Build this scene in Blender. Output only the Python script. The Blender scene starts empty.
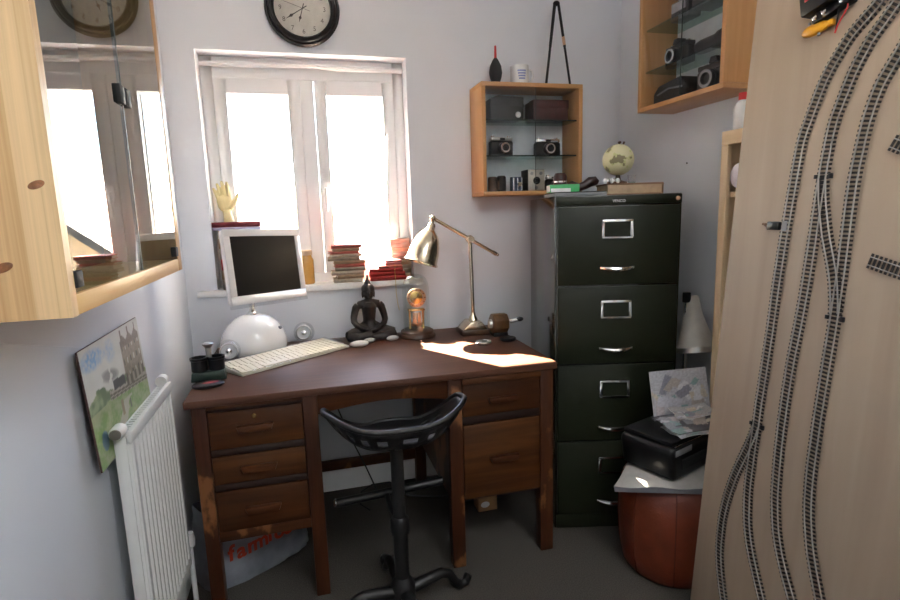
import bpy, bmesh, math, random
from mathutils import Vector, Matrix, noise
random.seed(7)
R = math.radians
scene = bpy.context.scene
COL = scene.collection

# ------------------------------------------------------------------ camera
CAM_H = 1.28
yaw, pit, rol = R(14.874), R(9.193), R(1.753)
fwd = Vector((math.sin(yaw)*math.cos(pit), math.cos(yaw)*math.cos(pit), -math.sin(pit)))
rgt = Vector((math.cos(yaw), -math.sin(yaw), 0))
dwn = fwd.cross(rgt)
r2 = rgt*math.cos(rol) + dwn*math.sin(rol)
d2 = dwn*math.cos(rol) - rgt*math.sin(rol)
cam_data = bpy.data.cameras.new('camera')
cam_data.sensor_fit = 'HORIZONTAL'; cam_data.sensor_width = 36.0
cam_data.lens = 542.58/900*36.0
cam_data.clip_start = 0.02; cam_data.clip_end = 500
cam = bpy.data.objects.new('camera', cam_data); COL.objects.link(cam)
Mc = Matrix((r2, -d2, -fwd)).transposed().to_4x4()
Mc.translation = (0, 0, CAM_H)
cam.matrix_world = Mc
scene.camera = cam

# ------------------------------------------------------------------ world, sun, exposure
SUN_DIR = Vector((.57, -1.0, -1.2)).normalized()
world = bpy.data.worlds.new('sky_world'); scene.world = world
world.use_nodes = True
wn = world.node_tree; wn.nodes.clear()
wo = wn.nodes.new('ShaderNodeOutputWorld'); bg = wn.nodes.new('ShaderNodeBackground')
sky = wn.nodes.new('ShaderNodeTexSky'); sky.sky_type = 'NISHITA'; sky.sun_disc = False
sky.sun_elevation = R(46); sky.sun_rotation = math.atan2(-SUN_DIR.x, -SUN_DIR.y)
sky.air_density = 1.0; sky.dust_density = 1.0; sky.altitude = 50
bg.inputs['Strength'].default_value = 1.6
wn.links.new(sky.outputs[0], bg.inputs[0]); wn.links.new(bg.outputs[0], wo.inputs[0])

sun_data = bpy.data.lights.new('sun', 'SUN'); sun_data.energy = 170.0
sun_data.angle = R(0.6); sun_data.color = (1.0, .88, .70)
sun = bpy.data.objects.new('sun', sun_data); COL.objects.link(sun)
sun.rotation_euler = (-SUN_DIR).to_track_quat('Z', 'Y').to_euler()
sun.location = (-3, 8, 6)

por_data = bpy.data.lights.new('window_portal', 'AREA'); por_data.shape = 'RECTANGLE'
por_data.size = .86; por_data.size_y = .98; por_data.cycles.is_portal = True
por = bpy.data.objects.new('window_portal', por_data); COL.objects.link(por)
por.location = (.062, 2.70, 1.46)
por.rotation_euler = Vector((0, 1, 0)).to_track_quat('Z', 'Y').to_euler()

vs = scene.view_settings
vs.view_transform = 'Standard'; vs.look = 'None'; vs.gamma = 1.0; vs.use_curve_mapping = False
vs.exposure = 0.5
scene.cycles.max_bounces = 12; scene.cycles.diffuse_bounces = 8
scene.cycles.transparent_max_bounces = 16
scene.cycles.sample_clamp_indirect = 40.0
scene.cycles.caustics_reflective = False; scene.cycles.caustics_refractive = False

# ------------------------------------------------------------------ materials
MATS = {}
def nt(name):
    m = bpy.data.materials.new(name); m.use_nodes = True
    t = m.node_tree; b = t.nodes['Principled BSDF']
    return m, t, b
def c4(c): return (c[0], c[1], c[2], 1.0)
def lnk(t, a, b): t.links.new(a, b)
def coords(t, scale=(1,1,1), rot=(0,0,0)):
    tc = t.nodes.new('ShaderNodeTexCoord'); mp = t.nodes.new('ShaderNodeMapping')
    mp.inputs['Scale'].default_value = scale; mp.inputs['Rotation'].default_value = rot
    lnk(t, tc.outputs['Object'], mp.inputs['Vector']); return mp.outputs[0]
def mat(name, col, rough=.5, metal=0., var=.06, vs_=30., bump=0., bs=120., spec=.5, coat=0., emit=None, trans=0., alpha=1.):
    if name in MATS: return MATS[name]
    m, t, b = nt(name)
    b.inputs['Roughness'].default_value = rough; b.inputs['Metallic'].default_value = metal
    b.inputs['Specular IOR Level'].default_value = spec
    b.inputs['Coat Weight'].default_value = coat; b.inputs['Transmission Weight'].default_value = trans
    b.inputs['Alpha'].default_value = alpha
    v = coords(t)
    n = t.nodes.new('ShaderNodeTexNoise'); n.inputs['Scale'].default_value = vs_; n.inputs['Detail'].default_value = 4
    lnk(t, v, n.inputs['Vector'])
    r = t.nodes.new('ShaderNodeValToRGB')
    r.color_ramp.elements[0].position = .3; r.color_ramp.elements[1].position = .7
    r.color_ramp.elements[0].color = c4([max(0, x*(1-var)) for x in col])
    r.color_ramp.elements[1].color = c4([min(1, x*(1+var)) for x in col])
    lnk(t, n.outputs['Fac'], r.inputs['Fac']); lnk(t, r.outputs['Color'], b.inputs['Base Color'])
    if bump:
        n2 = t.nodes.new('ShaderNodeTexNoise'); n2.inputs['Scale'].default_value = bs; n2.inputs['Detail'].default_value = 3
        lnk(t, v, n2.inputs['Vector'])
        bp = t.nodes.new('ShaderNodeBump'); bp.inputs['Strength'].default_value = bump; bp.inputs['Distance'].default_value = .004
        lnk(t, n2.outputs['Fac'], bp.inputs['Height']); lnk(t, bp.outputs['Normal'], b.inputs['Normal'])
    MATS[name] = m; return m
def wood(name, cols, axis='z', rough=.45, fine=55., slow=3., bump=.08, knots=0., wear=None, coat=0., spec=.5):
    """grain runs along axis (object coordinates)"""
    if name in MATS: return MATS[name]
    m, t, b = nt(name)
    b.inputs['Roughness'].default_value = rough; b.inputs['Coat Weight'].default_value = coat
    b.inputs['Specular IOR Level'].default_value = spec
    sc = {'x': (slow, fine, fine), 'y': (fine, slow, fine), 'z': (fine, fine, slow)}[axis]
    v = coords(t, sc)
    n = t.nodes.new('ShaderNodeTexNoise'); n.inputs['Scale'].default_value = 1.0; n.inputs['Detail'].default_value = 5
    n.inputs['Distortion'].default_value = .6
    lnk(t, v, n.inputs['Vector'])
    sc2 = {'x': (slow*.35, fine*.16, fine*.16), 'y': (fine*.16, slow*.35, fine*.16), 'z': (fine*.16, fine*.16, slow*.35)}[axis]
    v2 = coords(t, sc2)
    n2 = t.nodes.new('ShaderNodeTexNoise'); n2.inputs['Scale'].default_value = 1.0; n2.inputs['Detail'].default_value = 3
    lnk(t, v2, n2.inputs['Vector'])
    mx = t.nodes.new('ShaderNodeMix'); mx.data_type = 'FLOAT'; mx.inputs[0].default_value = .5
    lnk(t, n.outputs['Fac'], mx.inputs[2]); lnk(t, n2.outputs['Fac'], mx.inputs[3])
    r = t.nodes.new('ShaderNodeValToRGB')
    e = r.color_ramp.elements
    e[0].position = .34; e[0].color = c4(cols[0]); e[1].position = .66; e[1].color = c4(cols[-1])
    if len(cols) == 3:
        q = e.new(.5); q.color = c4(cols[1])
    lnk(t, mx.outputs[0], r.inputs['Fac'])
    out = r.outputs['Color']
    if knots:
        vk = t.nodes.new('ShaderNodeTexVoronoi'); vk.inputs['Scale'].default_value = 1.0
        ks = {'x': (1.6, 4, 4), 'y': (4, 1.6, 4), 'z': (4.2, 4.2, 2.0)}[axis]
        lnk(t, coords(t, ks), vk.inputs['Vector'])
        kr = t.nodes.new('ShaderNodeValToRGB'); kr.color_ramp.elements[0].position = .035; kr.color_ramp.elements[1].position = .10
        kr.color_ramp.elements[0].color = (1,1,1,1); kr.color_ramp.elements[1].color = (0,0,0,1)
        lnk(t, vk.outputs['Distance'], kr.inputs['Fac'])
        mk = t.nodes.new('ShaderNodeMix'); mk.data_type = 'RGBA'
        mk.inputs[7].default_value = (.20, .07, .02, 1)
        mu = t.nodes.new('ShaderNodeMath'); mu.operation = 'MULTIPLY'; mu.inputs[1].default_value = knots
        lnk(t, kr.outputs['Color'], mu.inputs[0]); lnk(t, mu.outputs[0], mk.inputs[0]); lnk(t, out, mk.inputs[6]); out = mk.outputs[2]
    if wear:
        wnz = t.nodes.new('ShaderNodeTexNoise'); wnz.inputs['Scale'].default_value = wear[1]; wnz.inputs['Detail'].default_value = 7
        lnk(t, coords(t, (1, 1, .55)), wnz.inputs['Vector'])
        wr = t.nodes.new('ShaderNodeValToRGB'); wr.color_ramp.elements[0].position = wear[2]; wr.color_ramp.elements[1].position = wear[2]+.04
        lnk(t, wnz.outputs['Fac'], wr.inputs['Fac'])
        mw = t.nodes.new('ShaderNodeMix'); mw.data_type = 'RGBA'; mw.inputs[7].default_value = c4(wear[0])
        lnk(t, wr.outputs['Color'], mw.inputs[0]); lnk(t, out, mw.inputs[6]); out = mw.outputs[2]
    lnk(t, out, b.inputs['Base Color'])
    bp = t.nodes.new('ShaderNodeBump'); bp.inputs['Strength'].default_value = bump; bp.inputs['Distance'].default_value = .002
    lnk(t, n.outputs['Fac'], bp.inputs['Height']); lnk(t, bp.outputs['Normal'], b.inputs['Normal'])
    MATS[name] = m; return m
def glass(name, ior=1.5, tint=(1,1,1), rough=0.0):
    """thin pane: see-through with a Fresnel reflection"""
    if name in MATS: return MATS[name]
    m = bpy.data.materials.new(name); m.use_nodes = True; t = m.node_tree; t.nodes.clear()
    o = t.nodes.new('ShaderNodeOutputMaterial'); mx = t.nodes.new('ShaderNodeMixShader')
    tr = t.nodes.new('ShaderNodeBsdfTransparent'); gl = t.nodes.new('ShaderNodeBsdfGlossy'); fr = t.nodes.new('ShaderNodeFresnel')
    tr.inputs[0].default_value = c4(tint); gl.inputs['Roughness'].default_value = rough; fr.inputs['IOR'].default_value = ior
    ge = t.nodes.new('ShaderNodeNewGeometry'); mm = t.nodes.new('ShaderNodeMath'); mm.operation = 'SUBTRACT'; mm.use_clamp = True
    lnk(t, fr.outputs[0], mm.inputs[0]); lnk(t, ge.outputs['Backfacing'], mm.inputs[1]); lnk(t, mm.outputs[0], mx.inputs[0]); lnk(t, tr.outputs[0], mx.inputs[1]); lnk(t, gl.outputs[0], mx.inputs[2]); lnk(t, mx.outputs[0], o.inputs[0])
    MATS[name] = m; return m
def painted(name, rough=.6, spec=.3, coat=0.):
    """flat print: colour attribute"""
    if name in MATS: return MATS[name]
    m, t, b = nt(name); b.inputs['Roughness'].default_value = rough; b.inputs['Specular IOR Level'].default_value = spec
    b.inputs['Coat Weight'].default_value = coat
    a = t.nodes.new('ShaderNodeVertexColor'); a.layer_name = 'Col'
    lnk(t, a.outputs['Color'], b.inputs['Base Color']); MATS[name] = m; return m
def emitter(name, col, s):
    if name in MATS: return MATS[name]
    m, t, b = nt(name); b.inputs['Base Color'].default_value = c4(col)
    b.inputs['Emission Color'].default_value = c4(col); b.inputs['Emission Strength'].default_value = s
    MATS[name] = m; return m

WALL = mat('wall_paint', (.725, .745, .785), .85, var=.02, vs_=4, bump=.05, bs=220, spec=.2)
WHITE = mat('white_gloss_paint', (.80, .80, .79), .35, var=.02)
UPVC = mat('white_upvc', (.88, .88, .88), .3, var=.01)
CARPET = mat('grey_carpet', (.095, .086, .076), .98, var=.35, vs_=260, bump=.9, bs=420, spec=.05)
CEIL = mat('ceiling_paint', (.78, .78, .77), .9, var=.02)
PINE_Z = wood('pine_vertical', [(.60, .33, .11), (.72, .44, .18), (.78, .53, .25)], 'z', .38, 42, 1.4, .05, knots=.8)
PINE_Y = wood('pine_along', [(.62, .36, .14), (.72, .46, .20), (.78, .55, .28)], 'y', .38, 42, 1.4, .05)
PINE_PALE = wood('pale_planed_pine', [(.72, .53, .32), (.78, .61, .40)], 'z', .55, 50, 1.5, .05)
BEECH_X = wood('beech_x', [(.48, .24, .085), (.56, .30, .12)], 'x', .4, 70, 5, .04)
BEECH_Z = wood('beech_z', [(.48, .24, .085), (.56, .30, .12)], 'z', .4, 70, 5, .04)
BEECH_Y = wood('beech_y', [(.42, .20, .075), (.50, .26, .10)], 'y', .4, 70, 5, .04)
PLY = wood('birch_plywood', [(.30, .225, .165), (.34, .26, .19), (.37, .29, .215)], 'y', .6, 26, 1.3, .03)
wearc = (.22, .09, .035)
OAK_X = wood('dark_oak_x', [(.035, .010, .004), (.062, .019, .006), (.095, .032, .010)], 'x', .38, 60, 4, .10, wear=(wearc, 9, .62), spec=.3)
OAK_Z = wood('dark_oak_z', [(.032, .009, .004), (.055, .016, .006), (.08, .026, .009)], 'z', .42, 60, 4, .10, wear=(wearc, 8, .575), spec=.3)
OAK_TOP = wood('dark_oak_top', [(.060, .022, .012), (.085, .032, .017), (.115, .046, .023)], 'x', .5, 60, 3, .05, coat=.0, spec=.4)
OAK_DRW = wood('oak_drawer', [(.034, .010, .003), (.062, .020, .0055), (.10, .036, .010)], 'x', .40, 48, 3, .08, spec=.3)
OAK_DK = wood('oak_darker_rail', [(.014, .005, .003), (.024, .008, .004)], 'x', .55, 60, 4, .1)
GREEN = mat('green_enamel', (.0125, .0150, .0072), .42, var=.08, vs_=8, spec=.28)
GREENG = mat('glossy_green_enamel', (.0095, .0135, .0065), .16, var=.08, vs_=8, spec=.7, coat=.5)
CHROME = mat('chrome', (.75, .75, .75), .16, 1.0, var=.03)
STEEL = mat('worn_steel', (.5, .49, .47), .35, 1.0, var=.1)
NICKEL = mat('brushed_nickel_brass', (.62, .55, .43), .22, 1.0, var=.06, vs_=60)
BRASS = mat('brass', (.62, .40, .14), .25, 1.0, var=.1)
COPPER = mat('rose_brass', (.66, .40, .25), .3, 1.0, var=.1)
IRON = mat('cast_iron', (.010, .0095, .010), .40, .0, var=.3, vs_=40, bump=.2, bs=160, spec=.45)
BLACK = mat('black_plastic', (.008, .008, .009), .32, var=.1, spec=.35)
BLACKM = mat('black_matt', (.014, .014, .014), .7, var=.1)
BLKRUB = mat('black_rubber', (.016, .016, .018), .6, var=.1)
LEATHER = mat('black_leather', (.018, .015, .014), .55, var=.3, vs_=80, bump=.3, bs=260)
MAROON = mat('maroon_leather', (.055, .014, .012), .5, var=.3, vs_=60, bump=.3, bs=200)
BROWNL = mat('brown_leather', (.08, .035, .016), .5, var=.3, vs_=60, bump=.3, bs=200)
POUF = mat('terracotta_leather', (.155, .030, .011), .45, var=.22, vs_=14, bump=.25, bs=120)
CUSH = mat('off_white_cotton', (.42, .41, .39), .9, var=.08, bump=.3, bs=300)
CUSHG = mat('grey_cotton', (.16, .16, .18), .9, var=.1, bump=.3, bs=300)
IMACW = mat('glossy_white_plastic', (.80, .805, .81), .18, var=.01, coat=.4)
SCREEN = mat('dark_screen', (.006, .006, .007), .45, var=.05, spec=.15)
CLEAR = glass('clear_acrylic', 1.5, (.90, .91, .92))
CREAM = mat('cream_keys', (.74, .70, .58), .4, var=.02)
GLASS = glass('window_glass', 1.3)
DGLASS = glass('door_glass', 3.0, (.80, .84, .83))
SHGLASS = glass('shelf_glass', 1.5, (.72, .85, .82))
GEDGE = mat('green_glass_edge', (.012, .024, .021), .5, var=.05)
BRONZE = mat('dark_bronze', (.028, .022, .020), .42, .35, var=.4, vs_=30, bump=.12, bs=150, spec=.5)
STONE = mat('pale_pebble', (.62, .60, .57), .55, var=.12, vs_=20)
STONEG = mat('grey_pebble', (.42, .41, .40), .6, var=.12, vs_=20)
DKWOODB = wood('dark_turned_wood', [(.035, .018, .010), (.07, .035, .018)], 'x', .4, 60, 8, .08)
RED = mat('red_cover', (.42, .035, .035), .6, var=.15)
PINKRED = mat('faded_red_cover', (.55, .16, .13), .65, var=.15)
PAPER = mat('paper_edge', (.62, .55, .44), .85, var=.12, vs_=90)
TAN = mat('tan_cover', (.42, .30, .19), .7, var=.2)
GREYB = mat('grey_beige_cover', (.36, .31, .24), .75, var=.2)
LILAC = mat('lilac_cover', (.50, .46, .62), .6, var=.08)
HANDW = wood('pale_yellow_wood', [(.68, .56, .26), (.76, .65, .36)], 'z', .45, 50, 6, .05)
AMBER = mat('amber_glass', (.75, .42, .10), .2, var=.1, trans=.5)
DKGREEN = mat('dark_green_paint', (.012, .028, .022), .35, var=.1)
REDP = mat('red_plastic', (.55, .03, .03), .4, var=.05)
YELLOW = mat('yellow_plastic', (.72, .33, .012), .35, var=.04)
MUGW = mat('white_ceramic', (.76, .76, .76), .2, var=.01)
BLUEP = mat('blue_print', (.16, .20, .42), .5, var=.15)
SLEEPER = mat('dark_sleeper_plastic', (.026, .020, .018), .6, var=.2)
RAILM = mat('nickel_silver_rail', (.36, .34, .31), .32, .35, var=.05)
SHADE = mat('cream_enamel', (.52, .50, .45), .4, var=.05)
RADW = mat('radiator_white', (.68, .69, .68), .35, var=.02)
BOARDW = mat('white_hardboard', (.60, .63, .68), .6, var=.02, vs_=3)
DUST = mat('grey_plastic', (.22, .22, .23), .4, var=.1)
FILMG = mat('green_card', (.06, .42, .14), .5, var=.1)
WHITECARD = mat('white_card', (.74, .74, .74), .6, var=.03)
STRING = mat('yellow_string', (.62, .45, .12), .8, var=.1)

# ------------------------------------------------------------------ mesh builder
PM = {}
class MB:
    def __init__(s): s.v = []; s.f = []; s.mi = []
    def add(s, vs, fs, mi=0):
        o = len(s.v); s.v += [Vector(q) for q in vs]
        for f in fs: s.f.append([i+o for i in f]); s.mi.append(mi)
        return s
    def box(s, a, b, M=None, mi=0):
        x0, y0, z0 = a; x1, y1, z1 = b
        vs = [(x0,y0,z0),(x1,y0,z0),(x1,y1,z0),(x0,y1,z0),(x0,y0,z1),(x1,y0,z1),(x1,y1,z1),(x0,y1,z1)]
        if M: vs = [M @ Vector(q) for q in vs]
        return s.add(vs, [(3,2,1,0),(4,5,6,7),(0,1,5,4),(1,2,6,5),(2,3,7,6),(3,0,4,7)], mi)
    def cbox(s, c, d, M=None, mi=0):
        return s.box([c[i]-d[i]/2 for i in range(3)], [c[i]+d[i]/2 for i in range(3)], M, mi)
    def tube(s, pts, r, seg=8, closed=False, mi=0, flat=1.0):
        pts = [Vector(p) for p in pts]; n = len(pts)
        rs = r if isinstance(r, (list, tuple)) else [r]*n
        vs = []; up = None
        for i, p in enumerate(pts):
            if closed: t = pts[(i+1) % n]-pts[i-1]
            else: t = pts[min(i+1, n-1)]-pts[max(i-1, 0)]
            if t.length < 1e-9: t = Vector((0,0,1))
            t.normalize()
            if up is None:
                up = Vector((0,0,1)) if abs(t.z) < .9 else Vector((1,0,0))
            a = t.cross(up)
            if a.length < 1e-6: a = t.orthogonal()
            a.normalize(); b = a.cross(t).normalized(); up = b
            for k in range(seg):
                w = 2*math.pi*k/seg
                vs.append(p + (a*math.cos(w) + b*math.sin(w)*flat)*rs[i])
        fs = []
        m = n if closed else n-1
        for i in range(m):
            j = (i+1) % n
            for k in range(seg):
                q = (k+1) % seg
                fs.append((i*seg+k, i*seg+q, j*seg+q, j*seg+k))
        if not closed:
            fs.append(tuple(range(seg))[::-1]); fs.append(tuple((n-1)*seg+k for k in range(seg)))
        return s.add(vs, fs, mi)
    def lathe(s, prof, seg=24, M=None, mi=0, cap=True):
        """prof: (r, z) pairs from bottom to top, about local z"""
        vs = []; fs = []
        for r, z in prof:
            for k in range(seg):
                w = 2*math.pi*k/seg; vs.append(Vector((r*math.cos(w), r*math.sin(w), z)))
        if M: vs = [M @ q for q in vs]
        for i in range(len(prof)-1):
            for k in range(seg):
                q = (k+1) % seg
                fs.append((i*seg+k, i*seg+q, (i+1)*seg+q, (i+1)*seg+k))
        if cap:
            if prof[0][0] > 1e-5: fs.append(tuple(range(seg))[::-1])
            if prof[-1][0] > 1e-5: fs.append(tuple((len(prof)-1)*seg+k for k in range(seg)))
        return s.add(vs, fs, mi)
    def prism(s, poly, a, b, M=None, mi=0):
        """2-D polygon (x, z) extruded along y from a to b"""
        n = len(poly)
        vs = [Vector((p[0], a, p[1])) for p in poly] + [Vector((p[0], b, p[1])) for p in poly]
        if M: vs = [M @ q for q in vs]
        fs = [tuple(range(n)), tuple(range(2*n-1, n-1, -1))]
        for i in range(n):
            j = (i+1) % n; fs.append((j, i, n+i, n+j))
        return s.add(vs, fs, mi)
    def ball(s, c, r, sc=(1,1,1), M=None, u=16, w=10, mi=0):
        T = Matrix.Translation(Vector(c)) @ (M or Matrix()) @ Matrix.Diagonal(Vector((sc[0], sc[1], sc[2], 1)))
        return s.lathe([(max(r*math.sin(math.pi*i/w), 1e-6), -r*math.cos(math.pi*i/w)) for i in range(w+1)], u, T, mi, cap=False)
    def mesh(s, name, bevel=0., segs=2, smooth=38, Minv=None):
        me = bpy.data.meshes.new(name)
        vs = [Minv @ q for q in s.v] if Minv else s.v
        me.from_pydata([tuple(q) for q in vs], [], s.f)
        me.polygons.foreach_set('material_index', s.mi)
        bm = bmesh.new(); bm.from_mesh(me)
        bmesh.ops.remove_doubles(bm, verts=bm.verts, dist=1e-6)
        bmesh.ops.recalc_face_normals(bm, faces=bm.faces)
        if bevel:
            es = [e for e in bm.edges if len(e.link_faces) == 2 and e.calc_face_angle(0) > R(30)]
            bmesh.ops.bevel(bm, geom=es, offset=bevel, segments=segs, profile=.5, affect='EDGES', clamp_overlap=True)
        bm.to_mesh(me); bm.free()
        if smooth:
            me.shade_smooth(); me.set_sharp_from_angle(angle=R(smooth))
        return me
    def build(s, name, m, parent=None, bevel=0., segs=2, smooth=38, world=True):
        Minv = PM[parent.name].inverted() if (parent and world and parent.name in PM) else None
        me = s.mesh(name, bevel, segs, smooth, Minv)
        return link(name, me, m, parent)
def link(name, me, m, parent=None):
    if not me.materials:
        for q in (m if isinstance(m, (list, tuple)) else [m]): me.materials.append(q)
    o = bpy.data.objects.new(name, me); COL.objects.link(o)
    if parent:
        o.parent = parent
        if parent.name in PM: PM[o.name] = PM[parent.name]
    return o
def thing(name, label, cat, loc=(0,0,0), rz=0., group=None, M=None):
    o = bpy.data.objects.new(name, None); COL.objects.link(o); o.empty_display_size = .05
    o.matrix_world = M if M else Matrix.Translation(Vector(loc)) @ Matrix.Rotation(rz, 4, 'Z')
    PM[o.name] = o.matrix_world.copy() if M else Matrix.Translation(Vector(loc)) @ Matrix.Rotation(rz, 4, 'Z')
    o['label'] = label; o['category'] = cat
    if group: o['group'] = group
    return o
def tag(o, label, cat, group=None, kind=None):
    o['label'] = label; o['category'] = cat
    if group: o['group'] = group
    if kind: o['kind'] = kind
    return o
def single(name, mb, m, label, cat, origin, bevel=0., segs=2, smooth=38, group=None):
    """a thing that is one mesh, origin at its base; mb in world coordinates"""
    me = mb.mesh(name, bevel, segs, smooth, Matrix.Translation(-Vector(origin)))
    o = link(name, me, m); o.location = origin
    return tag(o, label, cat, group)
def struct(name, mb, m, parent=None, bevel=0., label=None, smooth=38):
    o = mb.build(name, m, parent, bevel, smooth=smooth)
    if not parent:
        o['kind'] = 'structure'
        if label: o['label'] = label
    return o
def text_mesh(txt, size, M, name, m, parent, ext=.0004, bold=0.):
    cu = bpy.data.curves.new(name, 'FONT'); cu.body = txt; cu.size = size; cu.align_x = 'CENTER'; cu.align_y = 'CENTER'
    cu.extrude = ext; cu.offset = bold; cu.resolution_u = 3
    t = bpy.data.objects.new(name+'_tmp', cu); COL.objects.link(t)
    bpy.context.view_layer.update()
    me = bpy.data.meshes.new_from_object(t.evaluated_get(bpy.context.evaluated_depsgraph_get()))
    bpy.data.objects.remove(t); bpy.data.curves.remove(cu)
    me.name = name; me.transform(M); me.materials.clear()
    return link(name, me, m, parent)
def frame_m(o, x, y, z):
    return Matrix(((x[0], y[0], z[0], o[0]), (x[1], y[1], z[1], o[1]), (x[2], y[2], z[2], o[2]), (0, 0, 0, 1)))
def grid_print(name, nx, ny, fn, P, m, parent, Minv=None):
    """flat printed sheet: P(u, v) -> point, fn(u, v) -> colour"""
    vs = [P(i/nx, j/ny) for j in range(ny+1) for i in range(nx+1)]
    if Minv: vs = [Minv @ Vector(q) for q in vs]
    fs = [(j*(nx+1)+i, j*(nx+1)+i+1, (j+1)*(nx+1)+i+1, (j+1)*(nx+1)+i) for j in range(ny) for i in range(nx)]
    me = bpy.data.meshes.new(name); me.from_pydata([tuple(q) for q in vs], [], fs)
    ca = me.color_attributes.new('Col', 'FLOAT_COLOR', 'POINT')
    for j in range(ny+1):
        for i in range(nx+1):
            ca.data[j*(nx+1)+i].color = c4(fn(i/nx, j/ny))
    return link(name, me, m, parent)
def qrot(d, up=(0,0,1)):
    """matrix whose z axis points along d"""
    return Vector(d).to_track_quat('Z', 'Y').to_matrix().to_4x4()

# ================================================================== the room
XL, XR, YB, YR, ZC = -.487, 1.55, 2.47, -1.15, 2.40
WX0, WX1, WZ0, WZ1 = -.366, .488, .978, 1.952       # window opening
struct('floor', MB().box((XL-.2, YR-.2, -.06), (XR+.2, YB+.3, 0)), CARPET, label='grey brown carpet covering the floor')
struct('ceiling', MB().box((XL-.2, YR-.2, ZC), (XR+.2, YB+.3, ZC+.06)), CEIL)
YO = YB+.28
w = MB()
w.box((XL-.2, YB, -.06), (WX0, YO, ZC)); w.box((WX1, YB, -.06), (XR+.2, YO, ZC))
w.box((WX0, YB, -.06), (WX1, YO, WZ0)); w.box((WX0, YB, WZ1), (WX1, YO, ZC))
struct('wall_back', w, WALL, label='white painted wall with the window')
struct('wall_left', MB().box((XL-.2, YR-.2, -.06), (XL, YB, ZC)), WALL, label='white painted wall behind the radiator')
struct('wall_right', MB().box((XR, YR-.2, -.06), (XR+.2, YB, ZC)), WALL, label='white painted wall behind the filing cabinet')
struct('wall_rear', MB().box((XL, YR-.2, -.06), (XR, YR, ZC)), mat('rear_wall_paint', (.62, .61, .60), .8, var=.05))
bp_ = [(0, 0), (.016, 0), (.016, .085), (.008, .10), (0, .10)]
struct('baseboard_back', MB().prism([(YB-.001-p[0], p[1]) for p in bp_], XL+.001, XR-.001, Matrix(((0,1,0,0),(1,0,0,0),(0,0,1,0),(0,0,0,1)))), WHITE)
struct('baseboard_left', MB().prism([(XL+.001+p[0], p[1]) for p in bp_], YR+.001, YB-.02), WHITE)
struct('baseboard_right', MB().prism([(XR-.001-p[0], p[1]) for p in bp_], YR+.001, YB-.02), WHITE)

# window: outer frame, mullion, two sashes with panes, handle, sill, blind rail
wt = bpy.data.objects.new('window_1', None); COL.objects.link(wt); wt['kind'] = 'structure'
wt['label'] = 'white two-pane window blown out by daylight'
FY0, FY1 = 2.565, 2.635
fr = MB()
fr.box((WX0, FY0, WZ0), (WX0+.046, FY1, WZ1)); fr.box((WX1-.046, FY0, WZ0), (WX1, FY1, WZ1))
fr.box((WX0+.046, FY0, WZ0), (WX1-.046, FY1, WZ0+.045)); fr.box((WX0+.046, FY0, WZ1-.085), (WX1-.046, FY1, WZ1))
fr.build('window_frame', UPVC, wt, .004)
MB().box((.032, FY0, WZ0+.045), (.090, 2.62, WZ1-.085)).build('mullion', UPVC, wt, .004)
for sx0, sx1 in ((WX0+.046, .032), (.092, WX1-.046)):
    z0, z1 = WZ0+.045, WZ1-.085
    s = MB(); b = .050; bt = .064; y0 = FY0-.006; FY1 = 2.612
    s.box((sx0, y0, z0), (sx0+b, FY1, z1)); s.box((sx1-b, y0, z0), (sx1, FY1, z1))
    s.box((sx0+b, y0, z0), (sx1-b, FY1, z0+b)); s.box((sx0+b, y0, z1-bt), (sx1-b, FY1, z1))
    so = s.build('window_sash', UPVC, wt, .005)
    MB().box((sx0+b-.004, 2.597, z0+b-.004), (sx1-b+.004, 2.601, z1-bt+.004)).build('pane', GLASS, so)
h = MB(); h.box((.103, FY0-.024, 1.36), (.125, FY0-.012, 1.43)); h.tube([(.114, FY0-.03, 1.40), (.114, FY0-.042, 1.40), (.114, FY0-.044, 1.30)], [.007, .007, .006], 8)
h.build('handle', UPVC, wt, .002)
MB().box((XL+.045, 2.435, WZ0-.022), (.522, YB, WZ0+.004)).box((WX0, YB, WZ0), (WX1, FY0, WZ0+.004)).build('window_sill', WHITE, wt, .004)
MB().tube([(WX0+.004, 2.545, 1.918), (-.10, 2.543, 1.917), (.04, 2.545, 1.923), (.10, 2.543, 1.923), (.2, 2.543, 1.914), (WX1-.004, 2.545, 1.914)], .011, 8).build('blind_rail', WHITE, wt)

# what lies outside: ground, an added sun-blocking wall and slab, a neighbouring house
struct('ground', MB().box((-80, 2.9, -3.05), (80, 160, -3.0)), mat('ground_outside', (.50, .48, .43), .9, var=.25, vs_=.6))
struct('wall_sun_block', MB().box((-.95, YO, -3.0), (-.62, 3.78, 3.2)), mat('sun_block_render', (.45, .40, .34), .9, var=.1))  # unseen wall added to keep the sun off the left sash
struct('trim_sun_block', MB().box((-3.0, YO, 2.20), (3.5, 2.95, 2.34)), mat('sun_block_white', (.70, .70, .68), .6))  # unseen slab added above the window to cut off high sun
nh = thing('house', 'tan brick house with pitched tiled roof mirrored in the cabinet glass', 'house', (5.2, 9.0, -3.0))
hw = MB(); HX0, HXR, HX1 = .35, 5.2, 10.05; EZ = -.62; RZ = EZ+(HXR-HX0)*.80
hw.prism([(HX0, -3.0), (HX1, -3.0), (HX1, EZ), (HXR, RZ), (HX0, EZ)], 9.0, 17.0)
hw.build('wall', mat('tan_brick', (.46, .33, .20), .9, var=.12, vs_=9), nh)
TILE = mat('pale_roof_tile', (.36, .33, .30), .8, var=.15, vs_=6)
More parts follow.
